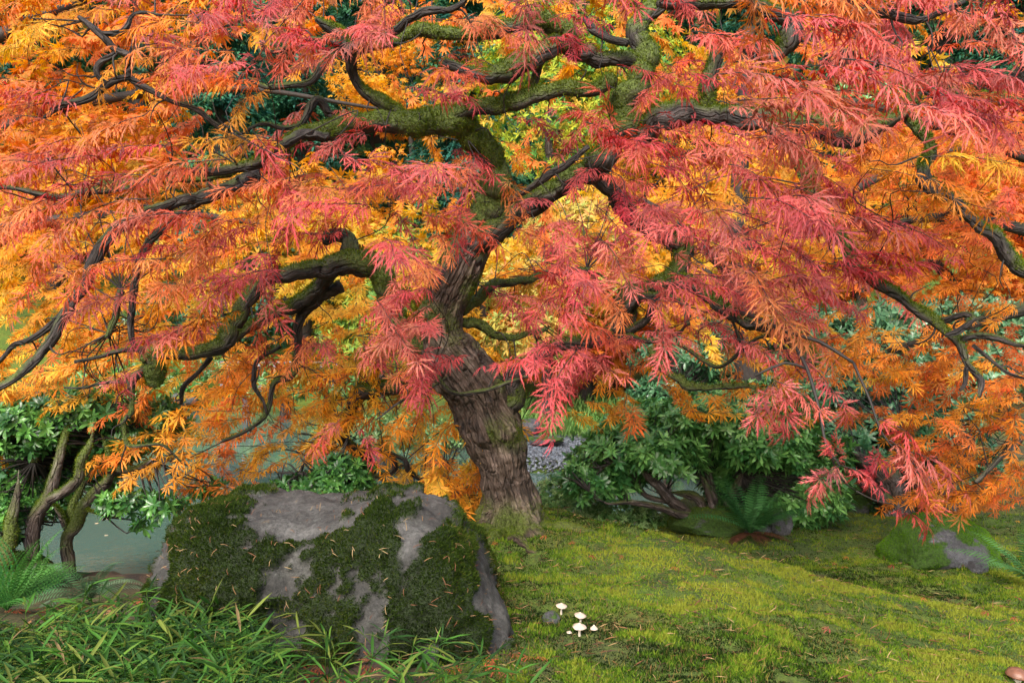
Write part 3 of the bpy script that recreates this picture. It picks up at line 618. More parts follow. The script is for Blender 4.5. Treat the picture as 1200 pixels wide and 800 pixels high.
# single sprays that hang free low on the right and left
FREE = [(908, 446, 2.15, 0.7, -0.25, 'p', 0.95), (906, 448, 2.15, 0.4, -0.6, 'p', 0.9), (904, 446, 2.15, -0.35, -0.5, 'p', 0.8), (905, 450, 2.15, 0.05, -0.9, 'p', 0.8),
        (985, 545, 2.05, -0.6, -0.25, 'p', 0.8), (985, 545, 2.05, 0.75, -0.2, 'p', 0.85), (980, 540, 2.05, -0.05, 0.5, 'r', 0.5),
        (1030, 490, 2.1, 0.7, -0.3, 'r', 1.0), (1042, 515, 2.1, 0.6, -0.45, 'p', 1.0), (1050, 525, 2.1, 0.8, -0.2, 'p', 1.1), (1060, 540, 2.12, 0.5, -0.6, 'r', 0.9), (1080, 545, 2.12, 0.6, -0.3, 'p', 0.8), (1030, 520, 2.1, -0.2, -0.8, 'r', 0.7),
        (1045, 590, 2.15, 0.7, -0.35, 'r', 0.75), (400, 490, 2.9, -0.4, -0.4, 'r', 0.9), (420, 500, 2.9, 0.5, -0.6, 'r', 0.8), (165, 430, 2.9, -0.7, -0.2, 'p', 0.9), (150, 436, 2.9, -0.1, -0.8, 'p', 0.8)]
FT = [[(925, 395, 2.3, 2.2), (945, 430, 2.2, 2), (960, 480, 2.12, 1.8), (968, 520, 2.08, 1.6), (984, 545, 2.05, 1.2)], [(1000, 425, 2.2, 1.6), (1020, 470, 2.15, 1.4), (1032, 505, 2.12, 1.3), (1052, 530, 2.1, 1)], [(1003, 575, 2.15, 1.0), (1025, 586, 2.15, 0.9), (1045, 590, 2.15, 0.8)], [(885, 440, 2.2, 1.5), (920, 425, 2.2, 1.6), (945, 432, 2.2, 1.6)], [(1000, 425, 2.2, 1.8), (960, 400, 2.25, 2), (925, 390, 2.3, 2.2), (880, 370, 2.6, 2.5), (860, 365, 3.3, 3)], [(968, 520, 2.08, 1.2), (985, 560, 2.12, 1.1), (1003, 575, 2.15, 1.0)]]
for i, q in enumerate(FT):
    V, Q, _, _ = tube(pth(q, 0.03), 6, 0.15, i); tb.add(V, Q)
for i, (px, py, Yd, dx, dz_, h, sc) in enumerate(FREE):
    b1 = Buf(); make_sprays([(P(px, py, Yd), np.array([dx, -0.1, dz_]), h, sc)], TPL_FREE, b1, tb, (2, 4), 400+i, 0.072, 0.12, jitter=0.25, twd=-0.16, ldown=-0.3)
    b1.mk("leaf_spray", M_red, maple, smooth=False)

# orange inner leaves of the same tree, behind and below the red ones
ORG_D = ["000000000000000000000000",
         "000000000000000000000000",
         "000000000000000000000000",
         "121100000001111110000000",
         "232211122111222211110000",
         "333334332222233333330000",
         "777652333210343223330000",
         "788832223233343112200000",
         "899999886443232233355300",
         "679999999999023321000000",
         "226997644998001000000000",
         "000254002899000000000000",
         "000000000022000000000000"]
ORG_H = ["oooooooooooooooooooooooo"]*3+["yyyyoooooooooyyyyyoooooo"]*3+["yyyyyyyyyoyyyyooyyyyoooo"]*2+["yooooooyyyyyyoooooooossss"[:24]]+["oyooyoyyyyyyyoooosssssss"]*2+["ooooooyyyyyyyoosssssssss"]*2
def org_depth(px, py, rg):
    base = 4.1 if py > 430 else 4.5
    return base+rg.uniform(-0.35, 0.8)
def org_dir(px, py, rg):
    side = np.clip((px-600)/300, -1, 1)
    return np.array([side*0.8+rg.normal(0, 0.6), -0.2+rg.normal(0, 0.6), -0.16+rg.normal(0, 0.18)])
ob = Buf()
sp2 = grid_sprays(ORG_D, ORG_H, 0, org_depth, 51, org_dir, 1.0, 0.95)
link_twigs(sp2, tb, 1.2, 8, frac=0.5, r0=0.0035)
make_sprays(sp2, TPL_MID, ob, tb, (6, 9), 61, 0.062, 0.26, 3, jitter=0.3)
ob.mk("orange_crown", M_org, maple, smooth=False)
tb.mk("twigs", M_twig, maple)

# ================================================================== generic trees
def simple_tree(name, base, label, cat, limbs, group=None, mat=None, sides=9):
    root = thing(name, base, label, cat, group); pts = []
    for i, (q, nm) in enumerate(limbs):
        p = spline(np.array(q, float), 0.08)
        V, Q, tv, Nn = tube(p, sides, 0.15, i+5, None, 6)
        mk(nm, V, Q, mat or M_fbark, root, attrs={"tv": tv, "moss": np.clip(Nn[:, 2]+fbm(V*3, i, 2)-0.2, 0, 1)*0.5}); pts.append(p[:, :3])
    return root, np.concatenate(pts)
# rust-orange maple standing off to the right, its foliage reaching into the frame
bx = np.array([3.9, 4.9, float(ground(3.9, 4.9))])
rm, rpts = simple_tree("rust_orange_maple", bx, "rust orange lacy maple reaching in from the right edge above the lawn", "tree",
    [([[3.9, 4.9, bx[2]-0.1, 0.14], [3.8, 4.8, 0.5, 0.11], [3.7, 4.7, 1.1, 0.09], [3.3, 4.5, 1.9, 0.07], [2.8, 4.4, 2.4, 0.05]], "trunk"),
     ([[3.75, 4.75, 0.9, 0.07], [3.1, 4.5, 1.1, 0.05], [2.5, 4.3, 1.0, 0.03], [2.0, 4.2, 0.85, 0.015]], "limb"),
     ([[3.7, 4.7, 1.2, 0.06], [3.1, 4.6, 1.5, 0.04], [2.4, 4.5, 1.6, 0.025], [1.8, 4.4, 1.45, 0.012]], "limb"),
     ([[3.8, 4.8, 0.6, 0.05], [3.2, 4.3, 0.65, 0.03], [2.6, 4.0, 0.45, 0.018], [2.3, 3.95, 0.2, 0.01]], "limb"),
     ([[3.4, 4.6, 1.8, 0.05], [2.6, 4.6, 2.1, 0.03], [1.8, 4.6, 2.3, 0.018], [1.3, 4.6, 2.1, 0.01]], "limb")], mat=M_limb)
R_D = ["000000000000000000001111",
       "000000000000000000011222",
       "000000000000000000112333",
       "000000000000000000235666",
       "000000000000000001246776",
       "000000000000000002466888",
       "000000000000000001345787",
       "000000000000000000021223",
       "000000000000000000465566",
       "000000000000000000234799",
       "000000000000000000001698",
       "000000000000000000000488",
       "000000000000000000000000"]
R_H = ["oooooooooooooooooooooocc"]*3+["ooooooooooooooooooyosssc"]*3+["ooooooooooooooooooyyooss"]*2+["ssssssssssssssssoossosss"]*5
def rdir(px, py, rg): return np.array([-0.75+rg.normal(0, 0.4), -0.25+rg.normal(0, 0.5), -0.14+rg.normal(0, 0.12)])
def rdepth(px, py, rg): return rg.uniform(3.7, 4.9)
ob, tb2 = Buf(), Buf()
sp3 = grid_sprays(R_D, R_H, 0, rdepth, 71, rdir, 0.95, 0.95)
link_twigs(sp3, tb2, 1.3, 9, pts=rpts, frac=0.5)
make_sprays(sp3, TPL_MID, ob, tb2, (6, 9), 81, 0.058, 0.27, 3)
ob.mk("crown", M_org, rm, smooth=False); tb2.mk("twigs", M_twig, rm)

# orange and gold maples behind, upper left and upper right
def star_crown(cells, depth, seed, hues, size, name, root, k, ymin=0, dfun=org_dir, tpl=TPL_FAR, tl=0.4, nodes=(7, 11)):
    b_ = Buf(); tw = Buf()
    spx = grid_sprays(cells, hues, ymin, depth, seed, dfun, 1.0, k)
    make_sprays(spx, tpl, b_, tw, nodes, seed+1, size, tl, 3, jitter=0.45)
    b_.mk(name, M_org, root, smooth=False); tw.mk("twigs", M_twig, root)
bx = np.array([-3.3, 6.9, float(ground(-2.9, 4.3))]);
bx = np.array([-5.0, 5.5, float(ground(-5.0, 5.5))])
om, _ = simple_tree("golden_maple", bx, "golden orange maple reaching in from the left bank behind the upper left branches", "tree",
    [([[-5.0, 5.5, bx[2]-0.3, 0.16], [-4.9, 5.5, 0.6, 0.13], [-4.7, 5.6, 1.7, 0.11], [-4.3, 5.8, 2.8, 0.08], [-3.9, 6.0, 3.9, 0.05]], "trunk"),
     ([[-4.8, 5.55, 1.2, 0.07], [-3.9, 5.9, 1.7, 0.05], [-2.7, 6.2, 1.9, 0.03], [-1.5, 6.4, 1.75, 0.012]], "limb"),
     ([[-4.6, 5.65, 1.9, 0.06], [-3.6, 6.0, 2.6, 0.045], [-2.3, 6.3, 2.9, 0.025], [-1.1, 6.5, 2.8, 0.012]], "limb"),
     ([[-4.2, 5.8, 2.9, 0.05], [-3.2, 6.2, 3.6, 0.04], [-2.0, 6.5, 3.9, 0.02]], "limb")])
A_D = ["777776655322000000000000",
       "777752122110000000000000",
       "777730000110000000000000",
       "776632000000000000000000",
       "677777664320000000000000",
       "777777765420000000000000",
       "777733344400000000000000",
       "555422222300000000000000"]
A_H = ["ooooccoooooooooooooooooo"]*2+["oooocooooooooooooooooooo"]*2+["yoyoyyyyyyyyyyyyyyyyyyyy"]*4
star_crown(A_D, lambda px, py, rg: rg.uniform(5.6, 7.6), 91, A_H, 0.085, "crown", om, 0.75)
bx = np.array([*P(800, 500, 8.5)[:2], 0]); bx[0] = 2.6; bx[2] = float(ground(2.6, 8.5))-0.1
om2, _ = simple_tree("orange_maple", bx, "bright orange maple filling the gaps behind the upper right branches", "tree",
    [([[bx[0], 8.5, bx[2]-0.3, 0.16], [bx[0]-0.1, 8.5, 1.0, 0.13], [bx[0]-0.2, 8.4, 2.4, 0.10], [bx[0]-0.1, 8.4, 4.2, 0.06]], "trunk"),
     ([[bx[0]-0.1, 8.5, 1.5, 0.07], [bx[0]-1.2, 8.2, 2.3, 0.05], [bx[0]-2.2, 8.0, 2.6, 0.02]], "limb"),
     ([[bx[0]-0.1, 8.5, 1.9, 0.07], [bx[0]+1.2, 8.2, 2.6, 0.05], [bx[0]+2.4, 8.0, 3.0, 0.02]], "limb")])
B_D = ["000000002555554455554444",
       "000000001121222355554444",
       "000000001122112344333444",
       "000000000011112244344444",
       "000000000122223255543333",
       "000000000001222344544333",
       "000000000001224345543333",
       "000000000000000223310000"]
B_H = ["ooooooooooooooooooooooco"]*4+["oooooooooooyyyyyyyyyoooo"]*4
star_crown(B_D, lambda px, py, rg: rg.uniform(6.6, 9.0), 95, B_H, 0.09, "crown", om2, 0.75)

# ================================================================== boulder, rocks
def boulder():
    nu, nv = 260, 150
    xs = np.array([-1.15, -1.12, -1.09, -1.04, -0.95, -0.8, -0.6, -0.45, -0.33, -0.24, -0.16, -0.1, -0.04, 0.01, 0.03])
    zs = np.array([-0.25, 0.20, 0.30, 0.34, 0.36, 0.37, 0.37, 0.375, 0.38, 0.35, 0.27, 0.20, 0.09, -0.05, -0.25])
    u = np.linspace(0, 1, nu); u = 0.5-0.5*np.cos(u*math.pi)
    x = xs[0]+(xs[-1]-xs[0])*u; H = np.interp(x, xs, zs)
    ker = np.hanning(9); ker /= ker.sum(); H = np.convolve(np.pad(H, 4, 'edge'), ker, 'valid')
    tn = (x-xs[0])/(xs[-1]-xs[0]); D = 0.36*(1-np.abs(2*tn-1)**5)**0.5+0.002
    yc = 2.60+0.06*(1-tn)-0.12*sstep(0.6, 1, tn)
    th = np.linspace(-0.15, math.pi+0.15, nv)
    c, s = np.cos(th), np.sin(th)
    ex, ez = 0.62, 0.5
    yy = yc[:, None]+D[:, None]*(-np.sign(c)*np.abs(c)**ex)[None]
    zb = -0.2
    zz = zb+(H[:, None]-zb)*(np.sign(s)*np.abs(s)**ez)[None]
    V = np.stack([np.broadcast_to(x[:, None], yy.shape), yy, zz], -1)
    return V, nu, nv
V, nu, nv = boulder(); Vg = V.reshape(-1, 3)
def grid_normals(V):
    du = np.gradient(V, axis=0); dv = np.gradient(V, axis=1); n_ = norm(np.cross(dv, du)); return n_
Nn = grid_normals(V).reshape(-1, 3)
cen = np.array([-0.6, 2.6, 0.0]); sgn = np.sign(np.sum(Nn*(Vg-cen), 1).mean()); Nn *= sgn
Vg = Vg+Nn*(0.05*fbm(Vg*3, 71, 4)+0.04*np.abs(fbm(Vg*7, 72, 3))+0.010*fbm(Vg*30, 73, 3))[:, None]
mo = fbm(Vg*5.5, 77, 5, 0.65)
xx = Vg[:, 0]; zz = Vg[:, 2]; yy = Vg[:, 1]
bare = np.maximum(2.0*np.exp(-(((xx+0.68)/0.20)**2+((zz-0.37)/0.10)**2)), 0.9*np.exp(-(((xx+0.27)/0.09)**2+((zz-0.36)/0.1)**2)))
bare = np.maximum(bare, 0.9*sstep(-0.14, -0.05, xx)*sstep(0.0, 0.1, zz+0.05))
bare = np.maximum(bare, 1.2*np.exp(-(((xx+0.66)/0.09)**2+((zz-0.22)/0.12)**2)))
bare = np.maximum(bare, 0.7*sstep(0.28, 0.34, zz)*sstep(-0.9, -0.8, xx)*sstep(-0.5, -0.56, xx))
ms = np.clip((mo*3.2+0.66-bare*1.35)*6.0, 0, 1)
Vg = Vg+Nn*(ms*0.02*(1+1.3*fbm(Vg*16, 79, 3)))[:, None]
ii = np.arange(nu*nv).reshape(nu, nv); Qb = np.stack([ii[:-1, :-1], ii[:-1, 1:], ii[1:, 1:], ii[1:, :-1]], -1).reshape(-1, 4)
if sgn > 0: Qb = Qb[:, ::-1]
bld = thing("boulder", (-0.6, 2.6, 0), "large boulder half covered in dark green moss left of the mushrooms", "boulder")
bs = mk("stone", Vg, Qb, M_rock, bld, attrs={"moss": ms})
front = sstep(3.05, 2.8, Vg[:, 1])*sstep(-0.15, -0.05, Vg[:, 2])
r = tufts(Vg, Qb, Nn, ms*front, 130000, 0.011, 8, DMOSS, 1.0); mk("moss", r[0], r[1], M_mossb, bld, col=r[2])
# fallen pine needles on the boulder
rg = np.random.default_rng(12); vis = np.where((Nn[:, 1] < 0.3)&(zz > 0)&(yy < 2.9))[0]; k = rg.choice(vis, 380); p0 = Vg[k]+Nn[k]*0.014
a_ = norm(np.cross(Nn[k], rg.normal(0, 1, (380, 3)))+0.35*Nn[k]*rg.normal(0, 1, (380, 1)))*rg.uniform(0.007, 0.018, (380, 1)); sd = norm(np.cross(a_, Nn[k]))*0.0008
Vn = np.stack([p0-a_-sd, p0-a_+sd, p0+Nn[k]*0.006+sd, p0+Nn[k]*0.006-sd, p0+a_], 1).reshape(-1, 3); bse = (np.arange(380)*5)[:, None]
Tn = np.concatenate([bse+np.array([[0, 1, 2]]), bse+np.array([[0, 2, 3]]), bse+np.array([[3, 2, 4]])])
cn = np.repeat(np.array([(0.20, 0.11, 0.05), (0.15, 0.06, 0.03), (0.26, 0.18, 0.09)])[rg.integers(0, 3, 380)], 5, 0)
tag(mk("pine_needles", Vn, Tn, M_dry, col=cn), "brown fallen pine needles scattered over the mossy boulder", "needles", kind="stuff")

def rock(name, c, size, seed, label, cat="rock", group=None, mat=None, moss=0.4, planes=14, sub=5, tuft=0, mossbias=0.0, rot=0.0, tl=0.01):
    """angular stone: a sphere cut by random planes, then roughened"""
    import bmesh
    bm = bmesh.new(); bmesh.ops.create_icosphere(bm, subdivisions=sub, radius=1)
    V = np.array([v.co[:] for v in bm.verts]); T = np.array([[v.index for v in f.verts] for f in bm.faces]); bm.free()
    rg = np.random.default_rng(seed); D = V.copy(); r = np.ones(len(V))
    for _ in range(planes):
        n_ = norm(rg.normal(0, 1, 3)); h = rg.uniform(0.68, 0.95); dt = D@n_; r = np.where(dt > 0.01, np.minimum(r, h/np.maximum(dt, 0.01)), r)
    V = D*r[:, None]; V = V*(1+0.09*fbm(V*2.5, seed, 4)+0.05*fbm(V*8, seed+1, 4))[:, None]
    cr, sr = math.cos(rot), math.sin(rot); V = V*np.array(size)/2; V = np.stack([V[:, 0]*cr-V[:, 1]*sr, V[:, 0]*sr+V[:, 1]*cr, V[:, 2]], -1)+np.array(c)
    Nn = norm(D/np.array(size)**1)
    ms = np.clip((Nn[:, 2]*0.5+fbm((V-np.array(c))*(4.5/max(size)), seed+4, 5, 0.65)*2.0+moss-0.35)*5, 0, 1) if moss > 0 else np.zeros(len(V))
    if tuft:
        root = thing(name, (c[0], c[1], c[2]-size[2]/2), label, cat, group)
        mk("stone", V, T, mat or M_stone, root, attrs={"moss": ms}); q = tufts(V, T, Nn, ms*(Nn[:, 2] > -0.5), tuft, tl, seed+2, MOSSC)
        mk("moss", q[0], q[1], M_mossb, root, col=q[2]*np.array([0.9, 1.45, 0.5]) if mossbias else q[2]); return root
    return tag(mk(name, V, T, mat or M_stone, attrs={"moss": ms}, base=np.array(c)), label, cat, group)
def gp(px, py, Y0=1.8, Y1=30):
    """first point of the ground on the ray through a pixel"""
    ys = np.arange(Y0, Y1, 0.01); x = (px-600)/F*ys; z = CZ+(400-py)/F*ys; h = ground(x, ys); k = np.argmax(z < h)
    return np.array([x[k], ys[k], h[k]])
c = gp(1112, 664); rock("lawn_rock", (c[0], c[1]+0.15, c[2]+0.03), (0.70, 0.48, 0.42), 21, "low flat rock with bright green moss on the lawn at the right", "rock", moss=0.66, planes=26, tuft=40000, mossbias=1, tl=0.008, sub=6)
c = gp(1148, 668); rock("small_rock", (c[0]-0.02, c[1]-0.02, c[2]+0.02), (0.10, 0.08, 0.09), 24, "small pale stone leaning on the right foot of the flat mossy lawn rock", "rock", moss=0.0)
c = gp(646, 727); rock("small_stone", (c[0], c[1], c[2]+0.004), (0.058, 0.05, 0.055), 22, "small grey stone set in the moss beside the mushrooms", "stone", moss=0.05, sub=5)
c = gp(823, 650, 4.3); rock("mossy_rock", (1.28, 4.95, float(ground(1.28, 4.95))+0.05), (0.62, 0.4, 0.22), 23, "dark mossy rock at the foot of the gnarled rhododendron beyond the mound", "rock", moss=0.8, tuft=6000)
rock("grey_rock", (1.66, 4.9, float(ground(1.66, 4.9))+0.05), (0.16, 0.14, 0.16), 25, "upright grey stone beside the dark fern at the lawn edge", "rock", moss=0.1)
rock("flat_stone", (1.53, 4.95, float(ground(1.53, 4.95))+0.02), (0.22, 0.2, 0.08), 26, "flat pale stone between the dark fern and the upright stone", "stone", moss=0.0)
rock("shaded_rock", (2.35, 5.7, float(ground(2.35, 5.7))+0.10), (0.55, 0.4, 0.32), 27, "rounded rock with green moss deep under the bushes at the back of the lawn", "rock", moss=0.75, tuft=4000)
rock("shore_rock", (0.22, 11.9, -0.38), (0.42, 0.4, 0.36), 28, "rounded grey rock at the back of the gravel beach right of the trunk", "rock", moss=0.1)
rock("shore_rock", (0.48, 11.5, -0.52), (0.6, 0.4, 0.16), 29, "low dark flat rock on the back edge of the gravel beach", "rock", moss=0.1)
rock("bank_rock", (-2.45, 3.9, float(ground(-2.45, 3.9))+0.05), (0.4, 0.36, 0.3), 33, "brown mossy rock on the pond bank beside the bright fern", "rock", moss=0.6, tuft=2500)
for i, (x, y, s) in enumerate([(-9.5, 19.0, 0.9), (-7.9, 19.1, 0.6), (-2.6, 19.2, 0.8), (-1.5, 18.6, 0.6), (-11.2, 19.1, 0.8)]):
    rock("bank_stone", (x, y, -0.5), (s*1.3, s, s*0.6), 50+i, ["grey stone at the far pond edge on the far left", "small grey stone at the far pond edge near the footbridge", "grey stone at the far pond edge right of the footbridge", "dark stone at the far pond edge just left of the maple trunk", "mossy stone in the far left corner of the pond"][i], "stone", moss=0.3, sub=4)

# gravel beach pebbles
rg = np.random.default_rng(5); n = 22000
x = rg.uniform(-0.9, 3.2, n); y = rg.uniform(9.2, 12.9, n); z = ground(x, y); k = (z > WATER-0.05)&(z < -0.3); x, y, z = x[k], y[k], z[k]; n = len(x)
OV = np.array([[1, 0, 0], [-1, 0, 0], [0, 1, 0], [0, -1, 0], [0, 0, 1], [0, 0, -1]], float); OT = np.array([[0, 2, 4], [2, 1, 4], [1, 3, 4], [3, 0, 4], [2, 0, 5], [1, 2, 5], [3, 1, 5], [0, 3, 5]])
an = rg.uniform(0, 6.28, n); sz = rg.uniform(0.012, 0.030, n); ov = OV[None]*np.stack([sz*1.3, sz, sz*0.7], -1)[:, None]
ov = np.stack([ov[..., 0]*np.cos(an)[:, None]-ov[..., 1]*np.sin(an)[:, None], ov[..., 0]*np.sin(an)[:, None]+ov[..., 1]*np.cos(an)[:, None], ov[..., 2]], -1)+np.stack([x, y, z+sz*0.3], -1)[:, None]
m, t, o = mat_new("pebbles"); at = t.nodes.new("ShaderNodeAttribute"); at.attribute_name = "col"; b = t.nodes.new("ShaderNodeBsdfPrincipled"); b.inputs["Roughness"].default_value = 0.45
t.links.new(at.outputs["Color"], b.inputs["Base Color"]); t.links.new(b.outputs[0], o.inputs[0])
g = rg.uniform(0.03, 0.22, n)
tag(mk("gravel", ov.reshape(-1, 3), (OT[None]+(np.arange(n)*6)[:, None, None]).reshape(-1, 3), m, col=np.repeat(np.stack([g*0.85, g*0.97, g*1.12], -1), 6, 0), smooth=False), "blue grey pebbles of the gravel beach across the pond", "gravel", kind="stuff")

# ================================================================== moss carpet, grass
rg = np.random.default_rng(9)
def carpet(n, x0, x1, y0, y1, length, seed, cols, wid=0.16):
    rg = np.random.default_rng(seed); y = y0+(y1-y0)*rg.random(n)**1.35; x = rg.uniform(x0, x1, n)*np.clip(y/y1*1.0, 0.45, 1)
    k = rg.random(n) > soilmask(x, y)*1.1; x, y = x[k], y[k]; n = len(x); z = ground(x, y)
    cl = fbm(np.stack([x*11, y*11, 0*x], -1), seed, 3)
    p = np.stack([x, y, z-0.002], -1); d = norm(np.stack([rg.normal(0, 0.5, n), rg.normal(0, 0.5, n), np.full(n, 1.0)], -1))
    L_ = length*rg.uniform(0.5, 1.2, n)*(1+1.3*cl); sd = norm(np.cross(d, rg.normal(0, 1, (n, 3))))*(length*wid)
    V = np.stack([p-sd, p+sd, p+d*L_[:, None]], 1).reshape(-1, 3)
    big = fbm(np.stack([x*1.6, y*2.6, 0*x], -1), 55, 3)
    ci = np.clip(0.50+big*1.0+cl*1.3+rg.normal(0, 0.2, n), 0, 0.999)*(len(cols)-1); i0 = ci.astype(int); fr = (ci-i0)[:, None]; cols = np.array(cols)
    return V, np.arange(3*n).reshape(n, 3), np.repeat(cols[i0]*(1-fr)+cols[np.minimum(i0+1, len(cols)-1)]*fr, 3, 0)
GM = [(0.008, 0.018, 0.003), (0.03, 0.062, 0.006), (0.07, 0.14, 0.010), (0.125, 0.215, 0.014), (0.21, 0.24, 0.026)]
cb = Buf()
for (n, a) in ((240000, (-0.9, 3.0, 1.9, 4.3, 0.013, 1, GM, 0.2)), (80000, (0.0, 4.4, 3.6, 6.4, 0.015, 2, GM)), (15000, (-0.9, 3.0, 1.9, 4.3, 0.02, 4, [(0.10, 0.06, 0.03), (0.22, 0.14, 0.05), (0.2, 0.2, 0.03)], 0.06))):
    cb.add(*carpet(n, *a))
tag(cb.mk("moss", M_mossb, smooth=False), "yellow green moss carpet over the mound and lawn", "moss", kind="stuff")

gb = Buf(); rg = np.random.default_rng(14); PP = []; DD = []; NN = []; SS = []; CC = []
stb = Buf()
GC = [(0.035, 0.11, 0.014), (0.055, 0.16, 0.02), (0.03, 0.085, 0.018), (0.02, 0.06, 0.012), (0.10, 0.20, 0.025), (0.14, 0.18, 0.03)]
for i in range(2300):
    px = rg.uniform(-60, 610); Yd = rg.uniform(1.62, 2.32)
    if px > 300 and Yd > 2.16: continue
    if px > 300 and rg.random() < 0.87: continue
    x = (px-600)/F*Yd; z0 = float(ground(x, Yd)); h = rg.uniform(0.07, 0.19)*(0.75 if px > 330 else 1)*(0.8 if px < 60 else 1)
    if rg.random() < 0.1: h *= 1.35
    lean = rg.normal(0, 0.25, 2); p0 = np.array([x, Yd, z0]); p1 = p0+np.array([lean[0]*h, lean[1]*h, h])
    V, Q, _, _ = tube(np.array([[*p0, 0.0014], [*(p0*0.5+p1*0.5), 0.0012], [*p1, 0.0008]]), 3, 0); stb.add(V, Q, GC[rg.integers(0, 5)])
    a0 = rg.uniform(0, 6.28); nb_ = rg.integers(4, 8)
    for j in range(nb_):
        f = rg.uniform(0.75, 1.0) if j < 4 else rg.uniform(0.3, 0.8); a = a0+j*6.28/nb_+rg.normal(0, 0.35)
        PP.append(p0*(1-f)+p1*f); DD.append([math.cos(a), math.sin(a)*0.8, rg.uniform(0.05, 1.0)]); NN.append([rg.normal(0, 0.3), rg.normal(0, 0.3)-0.2, 1]); SS.append(rg.uniform(0.045, 0.105)); CC.append(np.array(GC[rg.integers(0, 6)])*rg.uniform(0.5, 1.2) if rg.random() > 0.03 else np.array([0.2, 0.14, 0.06]))
place(TPL_BLADE, PP, DD, NN, SS, CC, gb, 3)
gb.add(*stb.get()[:1], np.vstack([stb.get()[1][:, :3], stb.get()[1][:, [0, 2, 3]]]), stb.get()[2])
tag(gb.mk("grass", M_soft, smooth=False), "dark green dwarf bamboo grass in front of the boulder", "grass", kind="stuff")

# ================================================================== rhododendron-like shrubs
RC = [(0.04, 0.14, 0.035), (0.07, 0.20, 0.045), (0.10, 0.26, 0.06), (0.15, 0.33, 0.08)]
RCD = [(0.025, 0.09, 0.02), (0.045, 0.145, 0.03), (0.07, 0.2, 0.035), (0.10, 0.25, 0.045)]
def shrub(name, base, label, limbs, blobs, n, lsize, seed, cols=RC, mat=M_green, bmat=M_sbark, tpl=TPL_RHODO, per=8, group=None, moss=0.3, tuft=0, cat="shrub", up=0.5, shell=0.55, stem=0.8):
    root = thing(name, base, label, cat, group); rg = np.random.default_rng(seed); pts = []
    for i, q in enumerate(limbs):
        p = pth(q, 0.02); p[:, 3] *= stem*(1-0.85*sstep(0.6, 1.0, np.linspace(0, 1, len(p))) if i > 0 else 1-0.6*sstep(0.8, 1.0, np.linspace(0, 1, len(p)))); p[:, 0] += 0.5*p[:, 3]*fbm(p[:, :3]*7, seed+i, 2); p[:, 2] += 0.5*p[:, 3]*fbm(p[:, :3]*7, seed+i+50, 2)
        woody("trunk" if i == 0 else "branch", p, root, bmat, 10, 0.25, seed*3+i, moss=moss, tuft=tuft, tl=0.012, freq=14); pts.append(p[:, :3])
    PP = []; DD = []; NN = []; SS = []; CC = []; tw = Buf(); wts = np.array([b_[3]*b_[4] for b_ in blobs], float); wts /= wts.sum(); cols = np.array(cols)
    ap = np.concatenate(pts) if pts else None
    for i in range(n):
        px, py, Yd, rx, rz = blobs[rg.choice(len(blobs), p=wts)]; dv = norm(rg.normal(0, 1, 3)); rr = rg.uniform(shell, 1.0)**0.6
        c = P(px, py, Yd)+dv*np.array([rx*Yd/F, 0.75*rx*Yd/F, rz*Yd/F])*rr*(1+0.25*float(vnoise(dv*2.5+seed, seed)))
        c = c+0
        ax = norm(dv*np.array([1, 1, 0.6])+np.array([0, 0, up])+rg.normal(0, 0.3, 3)); a0 = rg.uniform(0, 6.28); s1 = norm(np.cross(ax, [0.2, 0.9, 0.1])); s2 = np.cross(ax, s1)
        cc = cols[rg.integers(0, len(cols))]
        for j in range(per):
            a = a0+j*2.4; tl_ = rg.uniform(0.15, 0.9); d = norm(s1*math.cos(a)+s2*math.sin(a)+ax*tl_)
            PP.append(c); DD.append(d); NN.append(ax+rg.normal(0, 0.15, 3)); SS.append(lsize*rg.uniform(0.6, 1.15)); CC.append(cc*rg.uniform(0.75, 1.25))
        if ap is not None and rg.random() < 0.22:
            dd = np.linalg.norm(ap-c, axis=1); k = int(dd.argmin())
            if dd[k] < 0.9:
                q = spline(np.array([[*ap[k], 0.006], [*(ap[k]*0.5+c*0.5+rg.normal(0, 0.04, 3)), 0.004], [*c, 0.002]]), 0.08); V, Q, _, _ = tube(q, 4, 0); tw.add(V, Q)
    lb_ = Buf(); place(tpl, PP, DD, NN, SS, CC, lb_, seed); lb_.mk("foliage", mat, root, smooth=False)
    if tw.V: tw.mk("twigs", M_twig, root)
    return root
Yr = 5.0
bs_ = P(835, 640, 5.0)
